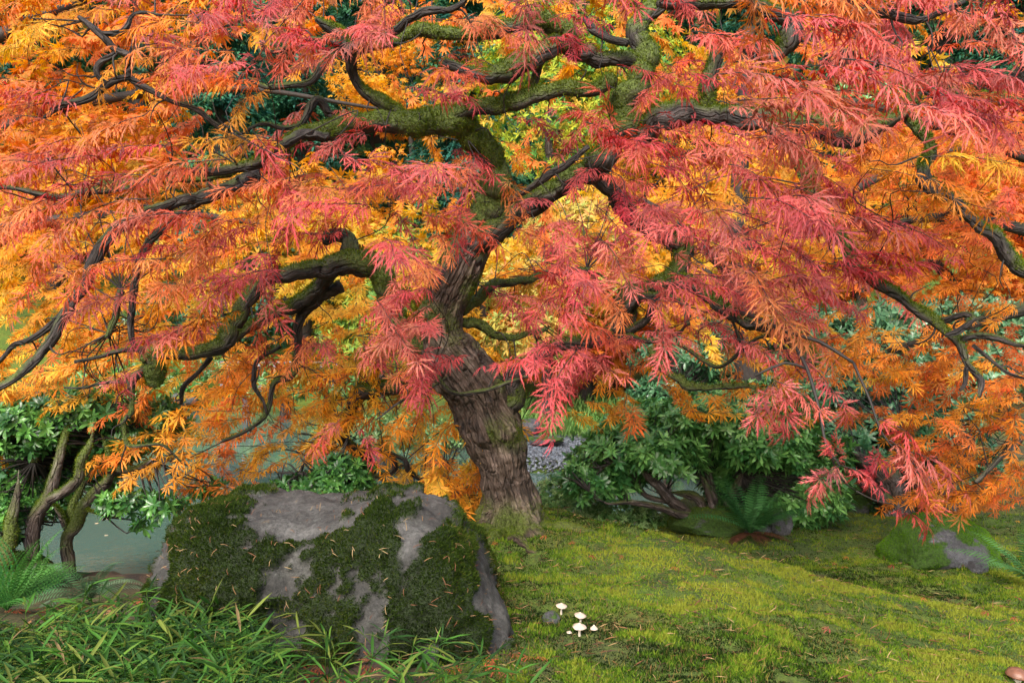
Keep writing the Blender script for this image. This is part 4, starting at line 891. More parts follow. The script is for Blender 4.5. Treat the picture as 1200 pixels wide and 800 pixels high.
shrub("rhododendron", (bs_[0], 5.0, float(ground(bs_[0], 5.0))), "broad green rhododendron with twisting bare trunks right of the maple, beyond the mound",
  [[(842, 650, 5.0, 26), (838, 625, 5.0, 22), (830, 610, 5.0, 16)],
   [(832, 618, 5.0, 12), (810, 608, 4.95, 10), (790, 590, 4.9, 9), (772, 570, 4.85, 8), (758, 555, 4.8, 6), (745, 540, 4.8, 5), (725, 538, 4.75, 4), (705, 550, 4.7, 3)],
   [(820, 608, 4.95, 7), (790, 600, 4.85, 6), (760, 592, 4.8, 5), (735, 588, 4.75, 4), (712, 590, 4.7, 4), (690, 575, 4.7, 2.5)],
   [(790, 588, 4.9, 5), (760, 583, 4.9, 4), (748, 570, 4.9, 4), (745, 552, 4.9, 3)],
   [(828, 608, 5.0, 8), (818, 585, 5.0, 7), (800, 578, 5.0, 6), (780, 576, 5.0, 4)],
   [(835, 610, 5.0, 8), (834, 580, 5.05, 7), (828, 545, 5.1, 5), (832, 522, 5.1, 3.5), (860, 520, 5.1, 3)],
   [(845, 612, 5.0, 8), (855, 585, 5.0, 6), (868, 560, 5.0, 5), (872, 535, 5.0, 4)],
   [(838, 605, 4.95, 6), (828, 570, 4.95, 5), (815, 548, 4.95, 4)]],
  [(760, 525, 4.95, 80, 30), (850, 490, 5.0, 85, 30), (880, 470, 5.2, 60, 20), (900, 520, 4.85, 60, 28), (700, 565, 4.9, 42, 20), (720, 545, 5.1, 55, 25), (930, 540, 5.2, 65, 38), (880, 560, 5.3, 60, 36), (830, 505, 5.3, 90, 30), (780, 495, 5.3, 60, 26), (960, 580, 5.0, 38, 30), (920, 590, 5.1, 50, 26), (900, 490, 5.4, 60, 25)],
  6000, 0.070, 5, moss=0.1, up=0.7, shell=0.6)
# low fuzzy shrubs under it and by the trunk
shrub("low_azalea", (0.6, 5.4, -0.3), "low pale green azalea at the water edge right of the maple trunk", [], [(670, 600, 5.3, 55, 24), (720, 610, 5.2, 60, 22), (770, 612, 5.3, 45, 20), (655, 575, 5.6, 30, 20)], 1500, 0.035, 6, cols=[(0.09, 0.2, 0.05), (0.15, 0.28, 0.08), (0.22, 0.34, 0.12)], mat=M_soft, per=7)
shrub("low_azalea", (-0.6, 5.0, -0.4), "low pale green azalea at the water edge left of the maple trunk", [], [(520, 585, 5.0, 45, 20), (480, 595, 4.9, 40, 16), (545, 600, 4.8, 25, 18)], 800, 0.033, 7, cols=[(0.09, 0.2, 0.05), (0.15, 0.28, 0.08), (0.22, 0.34, 0.12)], mat=M_soft, per=7)
# mossy-trunked shrub by the pond, left
LG = "mossy trunked shrubs along the left bank"
shrub("mossy_shrub", (P(88, 680, 4.1)[0], 4.1, float(ground(-2.25, 4.1))), "mossy trunked rhododendron with a straight stem leaning over the pond at left", 
  [[(80, 690, 4.1, 11), (80, 660, 4.1, 11), (80, 630, 4.1, 10), (88, 618, 4.1, 11), (97, 595, 4.1, 10), (108, 582, 4.08, 9), (122, 568, 4.05, 9), (135, 552, 4.02, 8), (160, 548, 3.98, 6), (178, 538, 3.95, 5), (200, 525, 3.9, 3)],
   [(84, 625, 4.12, 8), (84, 600, 4.15, 7), (94, 572, 4.2, 6), (104, 555, 4.2, 6), (112, 540, 4.2, 5), (116, 515, 4.2, 4)],
   [(78, 620, 4.1, 7), (70, 600, 4.1, 5), (58, 588, 4.12, 4)],
   [(95, 595, 4.1, 4), (110, 600, 4.05, 2), (125, 606, 4.0, 1.4)],
   [(135, 552, 4.0, 5), (128, 530, 4.02, 5), (118, 508, 4.05, 3)]],
  [(150, 588, 3.9, 36, 12), (190, 592, 3.85, 26, 10), (110, 560, 4.3, 30, 20), (60, 520, 4.4, 60, 26), (170, 615, 3.85, 14, 7), (160, 490, 4.5, 60, 28), (240, 572, 4.2, 22, 9)], 620, 0.058, 9, moss=0.7, tuft=900, group=LG, cols=RCD, stem=0.68)
shrub("mossy_shrub", (P(30, 640, 3.9)[0], 3.9, float(ground(-2.4, 3.9))), "mossy trunked rhododendron forking wide at the far left edge of the pond bank",
  [[(38, 655, 3.9, 12), (36, 620, 3.9, 13), (45, 600, 3.9, 12), (58, 585, 3.9, 11), (65, 560, 3.9, 10), (72, 525, 3.92, 7), (78, 500, 3.95, 6), (70, 480, 4.0, 3)],
   [(58, 585, 3.88, 9), (75, 574, 3.85, 9), (90, 560, 3.82, 8), (95, 540, 3.8, 8), (106, 520, 3.8, 7), (110, 495, 3.8, 4)],
   [(10, 660, 3.8, 12), (12, 620, 3.8, 11), (20, 580, 3.82, 7), (22, 550, 3.84, 5)],
   [(40, 540, 4.0, 6), (42, 520, 4.0, 6), (30, 505, 4.0, 4), (20, 490, 4.0, 3)],
   [(42, 525, 4.0, 5), (52, 505, 4.0, 5), (58, 490, 4.0, 4)]],
  [(30, 500, 4.0, 60, 30), (20, 560, 4.2, 45, 30), (90, 480, 4.1, 60, 22), (45, 590, 4.2, 40, 18), (10, 610, 3.9, 25, 22), (140, 520, 4.2, 40, 16), (90, 520, 4.7, 80, 34), (30, 550, 4.7, 60, 30)], 1700, 0.058, 10, moss=0.7, tuft=900, group=LG, cols=RCD, stem=0.68)
shrub("leafy_shrub", (P(380, 600, 3.7)[0], 3.7, float(ground(-0.9, 3.7))), "small glossy green shrub behind the boulder under the golden leaves",
  [[(392, 610, 3.7, 5), (398, 580, 3.7, 5), (405, 555, 3.7, 4), (400, 535, 3.7, 3)], [(400, 580, 3.7, 3), (375, 560, 3.7, 3), (350, 555, 3.7, 2)], [(398, 585, 3.7, 3), (425, 565, 3.7, 3), (445, 560, 3.7, 2)]],
  [(355, 575, 3.7, 38, 17), (400, 560, 3.7, 36, 24), (385, 580, 3.7, 50, 14)], 420, 0.055, 11, moss=0.4, cols=RCD)
# green shrub behind the hanging sprays, with dark leaning trunks
shrub("dark_trunked_shrub", (2.75, 5.6, float(ground(2.75, 5.6))), "large green shrub with thick dark leaning trunks at the back of the lawn, right",
  [[(1050, 612, 5.5, 28), (1048, 585, 5.5, 22), (1040, 560, 5.5, 18), (1020, 545, 5.5, 12), (1000, 530, 5.4, 8)],
   [(1110, 605, 5.5, 16), (1095, 585, 5.5, 16), (1080, 565, 5.5, 15), (1065, 545, 5.5, 12), (1060, 510, 5.5, 9)],
   [(1120, 600, 5.4, 18), (1108, 580, 5.4, 14), (1112, 560, 5.4, 10), (1135, 540, 5.4, 7)],
   [(1045, 590, 5.45, 10), (1015, 570, 5.4, 8), (1000, 560, 5.35, 5)]],
  [(1010, 520, 5.9, 70, 40), (960, 470, 6.2, 60, 34), (1080, 500, 6.0, 70, 44), (1040, 555, 5.8, 50, 18), (990, 450, 6.3, 80, 26), (1100, 540, 6.1, 60, 30), (1000, 580, 5.8, 40, 22)],
  1500, 0.09, 12, cols=[(0.035, 0.12, 0.05), (0.06, 0.17, 0.07), (0.085, 0.22, 0.09)], moss=0.15)
# clipped bank of pale glossy leaves
shrub("laurel_hedge", (4.6, 9.6, 0.3), "bank of pale glossy green laurel leaves behind the orange foliage at right", [],
  [(960, 385, 9.0, 60, 26), (1040, 375, 9.2, 80, 24), (1130, 370, 9.2, 80, 24), (1210, 380, 9.0, 70, 28), (1060, 410, 8.8, 110, 24), (1180, 415, 8.8, 90, 24), (960, 425, 8.8, 60, 24), (880, 430, 8.8, 50, 22), (1100, 450, 8.6, 100, 24)], 3000, 0.10, 13,
  cols=[(0.05, 0.15, 0.06), (0.08, 0.2, 0.09), (0.12, 0.25, 0.12)], per=7, cat="hedge")
for i, (blobs, n, lab, cols) in enumerate([
   ([(200, 450, 20, 70, 22), (130, 440, 20, 60, 24), (290, 455, 20.5, 50, 16), (240, 430, 21, 60, 20)], 1800, "bright green shrub on the far bank behind the orange leaves at left", [(0.04, 0.16, 0.03), (0.06, 0.2, 0.035), (0.10, 0.26, 0.06)]),
   ([(30, 445, 20.3, 60, 30), (80, 430, 21, 60, 26), (-60, 445, 20.3, 70, 34)], 1300, "dark glossy shrub on the far bank at the left edge", RC),
   ([(230, 375, 21.5, 60, 34), (300, 385, 21.5, 50, 30), (170, 390, 21.5, 50, 30)], 1400, "teal green bush under the golden leaves on the far bank, left", [(0.02, 0.09, 0.05), (0.03, 0.13, 0.07), (0.05, 0.16, 0.06)]),
   ([(445, 350, 16, 45, 50), (470, 300, 16.5, 40, 40), (420, 400, 16, 50, 34)], 1500, "yellow green bush on the far bank between the two main limbs", [(0.2, 0.3, 0.04), (0.3, 0.36, 0.05), (0.12, 0.24, 0.05)]),
   ([(640, 340, 14, 80, 36), (720, 330, 14, 70, 40), (620, 390, 13.5, 60, 30), (700, 270, 15, 90, 36)], 2600, "pale yellow bush on the far bank right of the trunk", [(0.42, 0.36, 0.07), (0.5, 0.35, 0.08), (0.3, 0.36, 0.08), (0.55, 0.27, 0.08)]),
   ([(640, 120, 17, 100, 90), (730, 80, 18, 80, 80), (640, 60, 18, 80, 60)], 3600, "tall yellow green tree seen through the mossy upper limbs", [(0.28, 0.36, 0.03), (0.4, 0.42, 0.03), (0.10, 0.26, 0.05), (0.5, 0.33, 0.04)]),
   ([(1010, 130, 13, 55, 36), (1060, 230, 13, 40, 40), (960, 280, 13, 40, 30)], 1500, "green leafed tree glimpsed through the upper right foliage", [(0.04, 0.16, 0.03), (0.06, 0.2, 0.05), (0.10, 0.26, 0.06)]),
   ([(780, 470, 8.5, 50, 26), (740, 500, 9.5, 40, 20), (800, 420, 9, 60, 30), (860, 400, 9.5, 60, 30)], 1500, "pale glossy green shrub behind the rhododendron, above the gravel beach", [(0.06, 0.17, 0.07), (0.09, 0.22, 0.1), (0.04, 0.14, 0.05)]),
   ([(330, 455, 16.5, 60, 14), (400, 450, 16, 60, 16), (270, 430, 19.9, 80, 14), (40, 400, 22.5, 110, 30), (-60, 380, 24, 110, 40), (200, 415, 23, 120, 16)], 2600, "low mixed green shrubs along the far bank left of the trunk", [(0.05, 0.16, 0.04), (0.10, 0.24, 0.06), (0.16, 0.28, 0.06)]),
   ([(480, 508, 10.0, 60, 16), (450, 500, 14, 90, 14), (520, 510, 12, 40, 14)], 900, "light green ground shrub on the far shore left of the trunk", [(0.14, 0.28, 0.08), (0.2, 0.33, 0.12)]),
   ]):
    c = P(blobs[0][0], blobs[0][1], blobs[0][2]); far_ = blobs[0][2] > 12.4
    base = (c[0], c[1], float(ground(c[0], c[1])))
    tr = [[(blobs[0][0], 400+(CZ-base[2]+0.2)*F/c[1], c[1], 8), (blobs[0][0]+4, blobs[0][1]+10, c[1], 5), (blobs[0][0]+10, blobs[0][1]-10, c[1], 3)]]
    if max(b_[4] for b_ in blobs) < 17: tr = []
    shrub("background_tree" if i in (5, 6) else "background_shrub", base, lab, tr, blobs, n, 0.13 if far_ else 0.1, 100+i, cols=cols, mat=M_soft if i in (3, 4, 5) else M_green, per=6, group="shrubs and trees behind the maple", cat="tree" if i in (5, 6) else "shrub", moss=0)
# low grass bank behind the gravel
gb = Buf(); rg = np.random.default_rng(33); n = 5000; x = rg.uniform(-0.4, 6.0, n); y = rg.uniform(12.3, 15.5, n); z = ground(x, y)
place(TPL_BLADE, np.stack([x, y, z], -1), np.stack([rg.normal(0, 0.4, n), rg.normal(0, 0.3, n), np.ones(n)], -1), rg.normal(0, 1, (n, 3)), rg.uniform(0.15, 0.4, n), np.array([(0.16, 0.3, 0.08), (0.22, 0.36, 0.10), (0.1, 0.24, 0.05)])[rg.integers(0, 3, n)], gb, 1)
tag(gb.mk("grass", M_soft, smooth=False), "pale green grass on the far bank behind the gravel beach", "grass", kind="stuff")

# ================================================================== background conifers and far maples
def conifer(px, Yd, H, R, seed, label, cols, nb=280):
    x = (px-600)/F*Yd; z0 = float(ground(x, Yd)); rg = np.random.default_rng(seed)
    root = thing("conifer", (x, Yd, z0), label, "conifer", "conifers on the slope behind the garden")
    V, Q, tv, Nn = tube(spline(np.array([[x, Yd, z0-0.4, 0.32], [x+0.1, Yd, z0+H*0.5, 0.2], [x, Yd, z0+H, 0.03]]), 0.4), 9, 0.1, seed); mk("trunk", V, Q, M_fbark, root)
    PP = []; DD = []; NN = []; SS = []; CC = []; cols = np.array(cols)
    for i in range(nb):
        h = rg.random()**0.8; rad = R*(1-h*0.85)*rg.uniform(0.7, 1.1); a = rg.uniform(0, 6.28); hz = z0+0.8+h*(H-1)
        cc = cols[rg.integers(0, len(cols))]
        for s in np.linspace(0.15, 1, 15):
            c = np.array([x+math.cos(a)*rad*s, Yd+math.sin(a)*rad*s, hz-0.35*rad*s*s+0.1])
            for j in range(5):
                PP.append(c+rg.normal(0, 0.09, 3)); DD.append([math.cos(a)+rg.normal(0, 0.8), math.sin(a)+rg.normal(0, 0.8), -0.5+rg.normal(0, 0.3)]); NN.append([0, -0.3, 1]); SS.append(rg.uniform(0.10, 0.22)); CC.append(cc*rg.uniform(0.6, 1.5))
    b_ = Buf(); place(TPL_SMALL, PP, DD, NN, SS, CC, b_, seed); b_.mk("crown", M_soft, root, smooth=False)
DG = [(0.015, 0.06, 0.035), (0.025, 0.09, 0.05), (0.035, 0.12, 0.05)]; TG = [(0.02, 0.10, 0.075), (0.035, 0.14, 0.09), (0.05, 0.17, 0.08)]
for i, (px, Yd, H, R, cl, lab) in enumerate([(30, 23, 12, 3.2, DG, "dark green conifer behind the golden maple at the far left"), (160, 25, 14, 3.2, DG, "dark green conifer behind the dark upright trunk, upper left"), (255, 21, 11, 2.6, TG, "teal green conifer in the gap below the upper left red foliage"), (350, 23, 12, 2.8, TG, "teal green conifer left of the knotted upper left limb"),
      (440, 26, 14, 3.2, DG, "dark conifer behind the crown between left limb and trunk"), (540, 22, 12, 2.8, TG, "teal green conifer directly above the trunk"), (660, 30, 16, 3.4, DG, "dark conifer far behind the yellow green tree"), (780, 24, 13, 3.0, DG, "dark conifer behind the upright mossy limb"), (880, 27, 14, 3.2, TG, "teal conifer behind the upper right orange leaves"), (990, 22, 12, 2.8, DG, "dark conifer behind the green patch, upper right"), (1100, 25, 13, 3.2, DG, "dark conifer behind the rust orange foliage"), (1200, 22, 12, 3.0, TG, "teal conifer at the far right edge")]):
    conifer(px, Yd, H, R, 500+i, lab, cl)
def broad(px, Yd, H, R, seed, label, cols, n=5200, size=0.16):
    x = (px-600)/F*Yd; z0 = float(ground(x, Yd)); rg = np.random.default_rng(seed)
    root = thing("autumn_tree", (x, Yd, z0), label, "tree", "autumn trees across the pond")
    V, Q, tv, Nn = tube(spline(np.array([[x, Yd, z0-0.4, 0.2], [x+0.2, Yd, z0+H*0.35, 0.14], [x-0.1, Yd, z0+H*0.8, 0.04]]), 0.25), 8, 0.15, seed); mk("trunk", V, Q, M_fbark, root)
    for s in (-1, 1):
        V, Q, tv, Nn = tube(spline(np.array([[x+0.1, Yd, z0+H*0.3, 0.09], [x+s*R*0.4, Yd-0.3, z0+H*0.5, 0.06], [x+s*R*0.8, Yd-0.3, z0+H*0.6, 0.02]]), 0.25), 6, 0.15, seed); mk("limb", V, Q, M_fbark, root)
    nc = 34; dv = norm(rg.normal(0, 1, (nc, 3))); cc = np.array([x, Yd, z0+H*0.58])+dv*np.array([R, R*0.8, H*0.40])*rg.uniform(0.35, 1, (nc, 1))**0.6
    k = rg.integers(0, nc, n); sv = norm(rg.normal(0, 1, (n, 3)))*np.array([1, 1, 0.42])*R*0.36*rg.uniform(0.4, 1, (n, 1))
    p = cc[k]+sv; cols = np.array(cols); C = (cols[rg.integers(0, len(cols), nc)][k]*0.6+cols[rg.integers(0, len(cols), n)]*0.4)*rg.uniform(0.75, 1.25, (n, 1))
    b_ = Buf(); place(TPL_FAR, p, sv*np.array([1, 1, 0.3])+rg.normal(0, 0.4, (n, 3))+np.array([0, 0, -0.2]), np.array([0, -0.5, 1])+rg.normal(0, 0.5, (n, 3)), rg.uniform(0.7, 1.2, n)*size, C, b_, seed)
    b_.mk("crown", M_org, root, smooth=False)
YO = [(0.78, 0.36, 0.03), (0.8, 0.46, 0.04), (0.75, 0.27, 0.03)]; YL = [(0.75, 0.5, 0.06), (0.6, 0.5, 0.06), (0.8, 0.42, 0.05)]; OR = [(0.75, 0.2, 0.03), (0.78, 0.28, 0.03), (0.65, 0.13, 0.03)]
for i, (px, Yd, H, R, cl, lab) in enumerate([(60, 21.5, 5.6, 3.4, YO, "golden tree across the pond at the far left"), (350, 20.5, 5.0, 2.4, YL, "yellow tree across the pond behind the left limb"), (-60, 20.5, 7, 3.2, OR, "orange tree across the pond beyond the left edge"),
      (560, 16.5, 3.6, 2.0, YL, "pale yellow tree behind the trunk"), (720, 17.0, 4.4, 2.2, YL, "pale yellow tree behind the red foliage right of the trunk"), (860, 13.5, 3.8, 2.0, YO, "golden tree right of centre behind the hanging red foliage"), (985, 14.0, 3.8, 2.0, YO, "golden tree behind the descending right branch"), (1120, 13, 4.2, 2.3, OR, "orange tree behind the laurel bank at right"), (1240, 11.5, 4.2, 2.2, OR, "orange tree beyond the right edge"), (680, 15.5, 2.3, 1.6, OR, "low orange maple on the far bank above the gravel beach"), (800, 20, 8, 3, YO, "tall golden tree behind the upper right limbs"), (480, 23, 9, 2.6, YO, "tall golden tree behind the upper mossy limbs")]):
    broad(px, Yd, H, R, 600+i, lab, cl, size=0.11 if Yd < 15 else 0.15)
# far woods closing the view
rg = np.random.default_rng(77); n = 60000; x = rg.uniform(-48, 48, n); y = np.where(np.abs(x) > 19, rg.uniform(4, 46, n), rg.uniform(25, 46, n)); z = ground(x, y)+rg.random(n)**0.7*6
b_ = Buf(); place(TPL_SMALL, np.stack([x, y, z], -1), rg.normal(0, 1, (n, 3)), rg.normal(0, 1, (n, 3))+np.array([0, -0.3, 0.8]), rg.uniform(0.4, 1.0, n), np.array(DG+TG+[(0.1, 0.2, 0.04), (0.3, 0.3, 0.05)])[rg.integers(0, 8, n)]*rg.uniform(0.6, 1.2, (n, 1)), b_, 5)
tag(b_.mk("woods", M_soft, smooth=False), "dark green wooded slope closing the view behind the garden", "woods", kind="stuff")

# ================================================================== ferns
def fern(name, base, label, n, L0, seed, cols, droop=0.6, dead=0, lacy=False, dirs=None, group=None, pin=0.17):
    root = thing(name, base, label, "fern", group); rg = np.random.default_rng(seed); cols = np.array(cols)
    for part, cnt in (("fronds", n), ("dead_fronds", dead)):
        if not cnt: continue
        bf = Buf(); PP = []; DD = []; NN = []; SS = []; CC = []
        for i in range(cnt):
            a = rg.uniform(0, 6.28) if dirs is None else rg.uniform(*dirs); L_ = L0*rg.uniform(0.7, 1.1)*(1 if part == "fronds" else 0.55)
            el_ = rg.uniform(0.6, 1.3) if part == "fronds" else rg.uniform(-0.2, 0.4); cur = np.array(base, float)+np.array([0, 0, 0.01]); d = np.array([math.cos(a)*math.cos(el_), math.sin(a)*math.cos(el_), math.sin(el_)]); pts = [cur.copy()]
            ns = 26
            for s in range(ns):
                cur = cur+d*L_/ns; d = norm(d+np.array([0, 0, -droop*2.2/ns])); pts.append(cur.copy())
            pts = np.array(pts); V, Q, _, _ = tube(np.hstack([pts, np.linspace(0.0022, 0.0006, ns+1)[:, None]]), 3, 0)
            cc = cols[rg.integers(0, len(cols))]*rg.uniform(0.8, 1.2) if part == "fronds" else np.array([0.11, 0.045, 0.025])
            bf.add(V, np.vstack([Q[:, :3], Q[:, [0, 2, 3]]]), cc*0.8)
            for s in range(3, ns+1):
                t_ = norm(pts[s]-pts[s-1]); sd_ = norm(np.cross(t_, [0, 0, 1])); up_ = np.cross(sd_, t_); w_ = L_*pin*math.sin(math.pi*min(1, (s/ns))**0.75*0.93+0.1)
                for sg in (-1, 1):
                    dd = norm(sd_*sg+t_*0.35-up_*0.15)
                    if lacy:
                        for q in range(4):
                            f = q/4
                            for s2 in (-1, 1):
                                PP.append(pts[s]+dd*w_*f); DD.append(dd*1.0+t_*s2*0.8); NN.append(up_); SS.append(w_*0.24*(1-f*0.5)); CC.append(cc*rg.uniform(0.85, 1.15))
                    else:
                        PP.append(pts[s]); DD.append(dd); NN.append(up_+rg.normal(0, 0.1, 3)); SS.append(w_); CC.append(cc*rg.uniform(0.85, 1.15))
        place([ell_template(0.075 if not lacy else 0.15, 0.1, 0.1)], PP, DD, NN, SS, CC, bf, seed); bf.mk(part, M_soft, root, smooth=False)
    return root
FG = [(0.05, 0.2, 0.05), (0.08, 0.26, 0.05), (0.11, 0.3, 0.06)]
def gz(x, y): return float(ground(x, y))
fx, fy = P(8, 690, 2.9)[:2]; fern("bright_fern", (fx, fy, gz(fx, fy)), "bright green lacy fern at the left edge of the picture", 17, 0.36, 3, FG, 0.5, lacy=True, pin=0.3)
fx, fy = P(105, 690, 3.4)[:2]; fern("pale_fern", (fx, fy, gz(fx, fy)), "pale grey green fern arching at the water edge below the straight mossy stem", 13, 0.32, 4, [(0.14, 0.22, 0.12), (0.10, 0.2, 0.09)], 0.9)
fern("dark_fern", (P(880, 640, 4.75)[0], 4.75, gz(1.43, 4.75)+0.03), "dark green sword fern with brown dead fronds at its base beside the rhododendron", 24, 0.46, 5, [(0.035, 0.13, 0.035), (0.055, 0.17, 0.045)], 0.5, dead=16)
c = gp(1215, 690); fern("small_fern", tuple(c), "small fern reaching in from the right edge below the flat lawn rock", 7, 0.42, 6, [(0.05, 0.16, 0.05), (0.08, 0.2, 0.06)], 0.55, dirs=(2.2, 4.2))

# ================================================================== mushrooms
def lathe(prof, c, seg=28, tilt=(0, 0), wav=0.0, seed=0):
    prof = np.array(prof); th = np.arange(seg)*2*math.pi/seg; n = len(prof)
    rr = prof[:, 0][:, None]*(1+wav*np.sin(3*th+seed)[None]+wav*0.6*np.sin(7*th+seed*2)[None]); zz = np.broadcast_to(prof[:, 1][:, None], rr.shape)+0
    V = np.stack([rr*np.cos(th), rr*np.sin(th), zz], -1).reshape(-1, 3)
    V[:, 2] += V[:, 0]*tilt[0]+V[:, 1]*tilt[1]
    ii = np.arange(n*seg).reshape(n, seg); j = np.roll(ii, -1, 1); return V+np.array(c), np.stack([ii[:-1], j[:-1], j[1:], ii[1:]], -1).reshape(-1, 4)
MG = "white mushrooms in the moss"
for i, (px, py, cy, rad, h, lab) in enumerate([(658, 720, 709, 6.6, 0.05, "white mushroom standing apart beside the small grey stone, highest of the cluster"), (680, 730, 720, 7.0, 0.05, "white mushroom at the back of the cluster, directly behind the widest cap"),
      (679, 745, 733, 8.2, 0.05, "widest white mushroom, with a low spread cap at the centre of the cluster"), (696, 740, 735, 4.6, 0.03, "small conical white mushroom on the right of the cluster"), (667, 743, 740, 3.3, 0.012, "tiny pinkish button mushroom at the left foot of the widest cap")]):
    g_ = gp(px, py); Yd = g_[1]; capz = CZ+(400-cy)/F*Yd; r_ = rad*Yd/F; root = thing("mushroom", g_, lab, "mushroom", MG); lx = random.uniform(-0.004, 0.004)
    hc = r_*(0.55 if i != 3 else 0.95)
    V, Q, _, _ = tube(np.array([[g_[0]+lx, Yd, g_[2]-0.012, 0.0042*rad/7], [g_[0]+lx*0.5, Yd, g_[2]*0.5+capz*0.5, 0.0034*rad/7], [g_[0], Yd, capz, 0.0032*rad/7]]), 12, 0.06, i); mk("stem", V, Q, M_stem, root)
    prof = [(0.0005, hc), (r_*0.12, hc*0.95), (r_*0.3, hc*0.66), (r_*0.6, hc*0.36), (r_*0.88, hc*0.12), (r_*1.0, -hc*0.04), (r_*0.97, -hc*0.12), (r_*0.7, 0.0), (r_*0.3, hc*0.1), (0.0005, hc*0.12)]
    V, Q = lathe(prof, (g_[0], Yd, capz-hc*0.15), 32, (random.uniform(-0.12, 0.12), 0.16), 0.04, i); mk("cap", V, Q, M_cap, root)
g_ = gp(1192, 799, 1.7); root = thing("brown_mushroom", g_, "brown mushroom with a pale rim in the bottom right corner", "mushroom")
V, Q, _, _ = tube(np.array([[g_[0], g_[1], g_[2]-0.01, 0.012], [g_[0], g_[1], g_[2]+0.02, 0.010]]), 14, 0.05); mk("stem", V, Q, M_stem, root)
V, Q = lathe([(0.0005, 0.022), (0.012, 0.021), (0.024, 0.014), (0.030, 0.004), (0.029, 0.0), (0.02, 0.002), (0.0005, 0.004)], (g_[0], g_[1], g_[2]+0.018), 32, (0, 0.1), 0.03); mk("cap", V, Q, M_capb, root)

# ================================================================== fallen leaves on the lawn
FL = [(898, 657, 'c', 'orange fallen leaf at the lawn edge near the dark fern'), (993, 655, 'c', 'orange fallen leaf in the middle of the back lawn, farther one'), (975, 663, 'c', 'orange fallen leaf in the middle of the back lawn, left of the farther one'), (990, 668, 'c', 'orange fallen leaf in the middle of the back lawn, nearest one'), (1047, 666, 'r', 'dark red fallen leaf touching the left foot of the flat mossy rock'),
      (1078, 598, 'c', 'orange fallen leaf behind the flat rock under the dark trunks'), (1160, 607, 'c', 'orange fallen leaf behind the flat rock, right'), (1192, 612, 'y', 'yellow fallen leaf at the right edge of the back lawn'), (1079, 704, 'c', 'pale orange fallen leaf below the flat mossy rock'), (1158, 722, 'r', 'red fallen leaf left of a pair near the bottom right'), (1170, 712, 'p', 'pink fallen leaf upper one near the bottom right'), (1185, 727, 'r', 'red fallen leaf right of a pair near the bottom right'),
      (1192, 704, 'r', 'small red fallen leaf at the right edge'), (972, 741, 'p', 'small pinkish fallen leaf in the middle of the moss mound'), (692, 655, 'r', 'red fallen leaf below the base of the maple trunk, right'), (640, 631, 'c', 'rust fallen leaf against the maple root flare'), (668, 640, 'r', 'red fallen leaf on the crest just right of the trunk'), (726, 655, 'r', 'dark red fallen leaf on the mound crest'), (788, 668, 'r', 'dark red fallen leaf on the mound below the rhododendron'), (577, 640, 'c', 'rust fallen leaf on the left of the root flare')]
for i, (px, py, h, lab) in enumerate(FL):
    g_ = gp(px, py); b1 = Buf(); rg = np.random.default_rng(900+i)
    place(TPL_NEAR[:2], [g_+np.array([0, 0, 0.014])], [[rg.normal(0, 1), rg.normal(0, 0.4), 0.05]], [[rg.normal(0, 0.2), -0.25, 1]], [0.030], [np.array(HUE[h][0])*0.85], b1, i)
    V, T, C = b1.get(); tag(mk("fallen_leaf", V, T, M_red, col=C, smooth=False, base=g_), lab, "leaf", "fallen maple leaves on the moss")
# litter between the grass and boulder
rg = np.random.default_rng(44); n = 420; px = rg.uniform(-20, 640, n); Yd = rg.uniform(1.95, 3.3, n); x = (px-600)/F*Yd; k = (soilmask(x, Yd) > 0.25); x, Yd = x[k], Yd[k]; n = len(x)
b1 = Buf(); place(TPL_NEAR[:2], np.stack([x, Yd, ground(x, Yd)+0.012], -1), rg.normal(0, 1, (n, 3))*np.array([1, 1, 0.15]), rg.normal(0, 0.25, (n, 3))+np.array([0, -0.1, 1]), rg.uniform(0.025, 0.05, n), np.array([(0.25, 0.06, 0.025), (0.35, 0.08, 0.03), (0.18, 0.07, 0.03), (0.4, 0.2, 0.08)])[rg.integers(0, 4, n)], b1, 2)
tag(b1.mk("leaf_litter", M_dry, smooth=False), "rust red leaf litter on the soil around the boulder and left bank", "litter", kind="stuff")
# needles and twig bits lying on the moss
rg = np.random.default_rng(46); n = 5200; y = rg.uniform(1.95, 5.2, n); x = rg.uniform(-0.2, 1.3, n)*y*0.6; z = ground(x, y)+rg.uniform(0.004, 0.016, n)
b1 = Buf(); place([(np.array([[0, -0.035, 0], [0, 0.035, 0], [1, 0, 0.0], [0.5, 0.03, 0.05]]), np.array([[0, 3, 1], [0, 2, 3]]))], np.stack([x, y, z], -1), rg.normal(0, 1, (n, 3))*np.array([1, 1, 0.25]), rg.normal(0, 0.3, (n, 3))+np.array([0, 0, 1]), rg.uniform(0.012, 0.045, n), np.array([(0.20, 0.10, 0.04), (0.14, 0.05, 0.025), (0.30, 0.2, 0.09), (0.06, 0.035, 0.02)])[rg.integers(0, 4, n)], b1, 2)
tag(b1.mk("needles", M_dry, smooth=False), "brown needles and bits of twig scattered on the moss", "needles", kind="stuff")
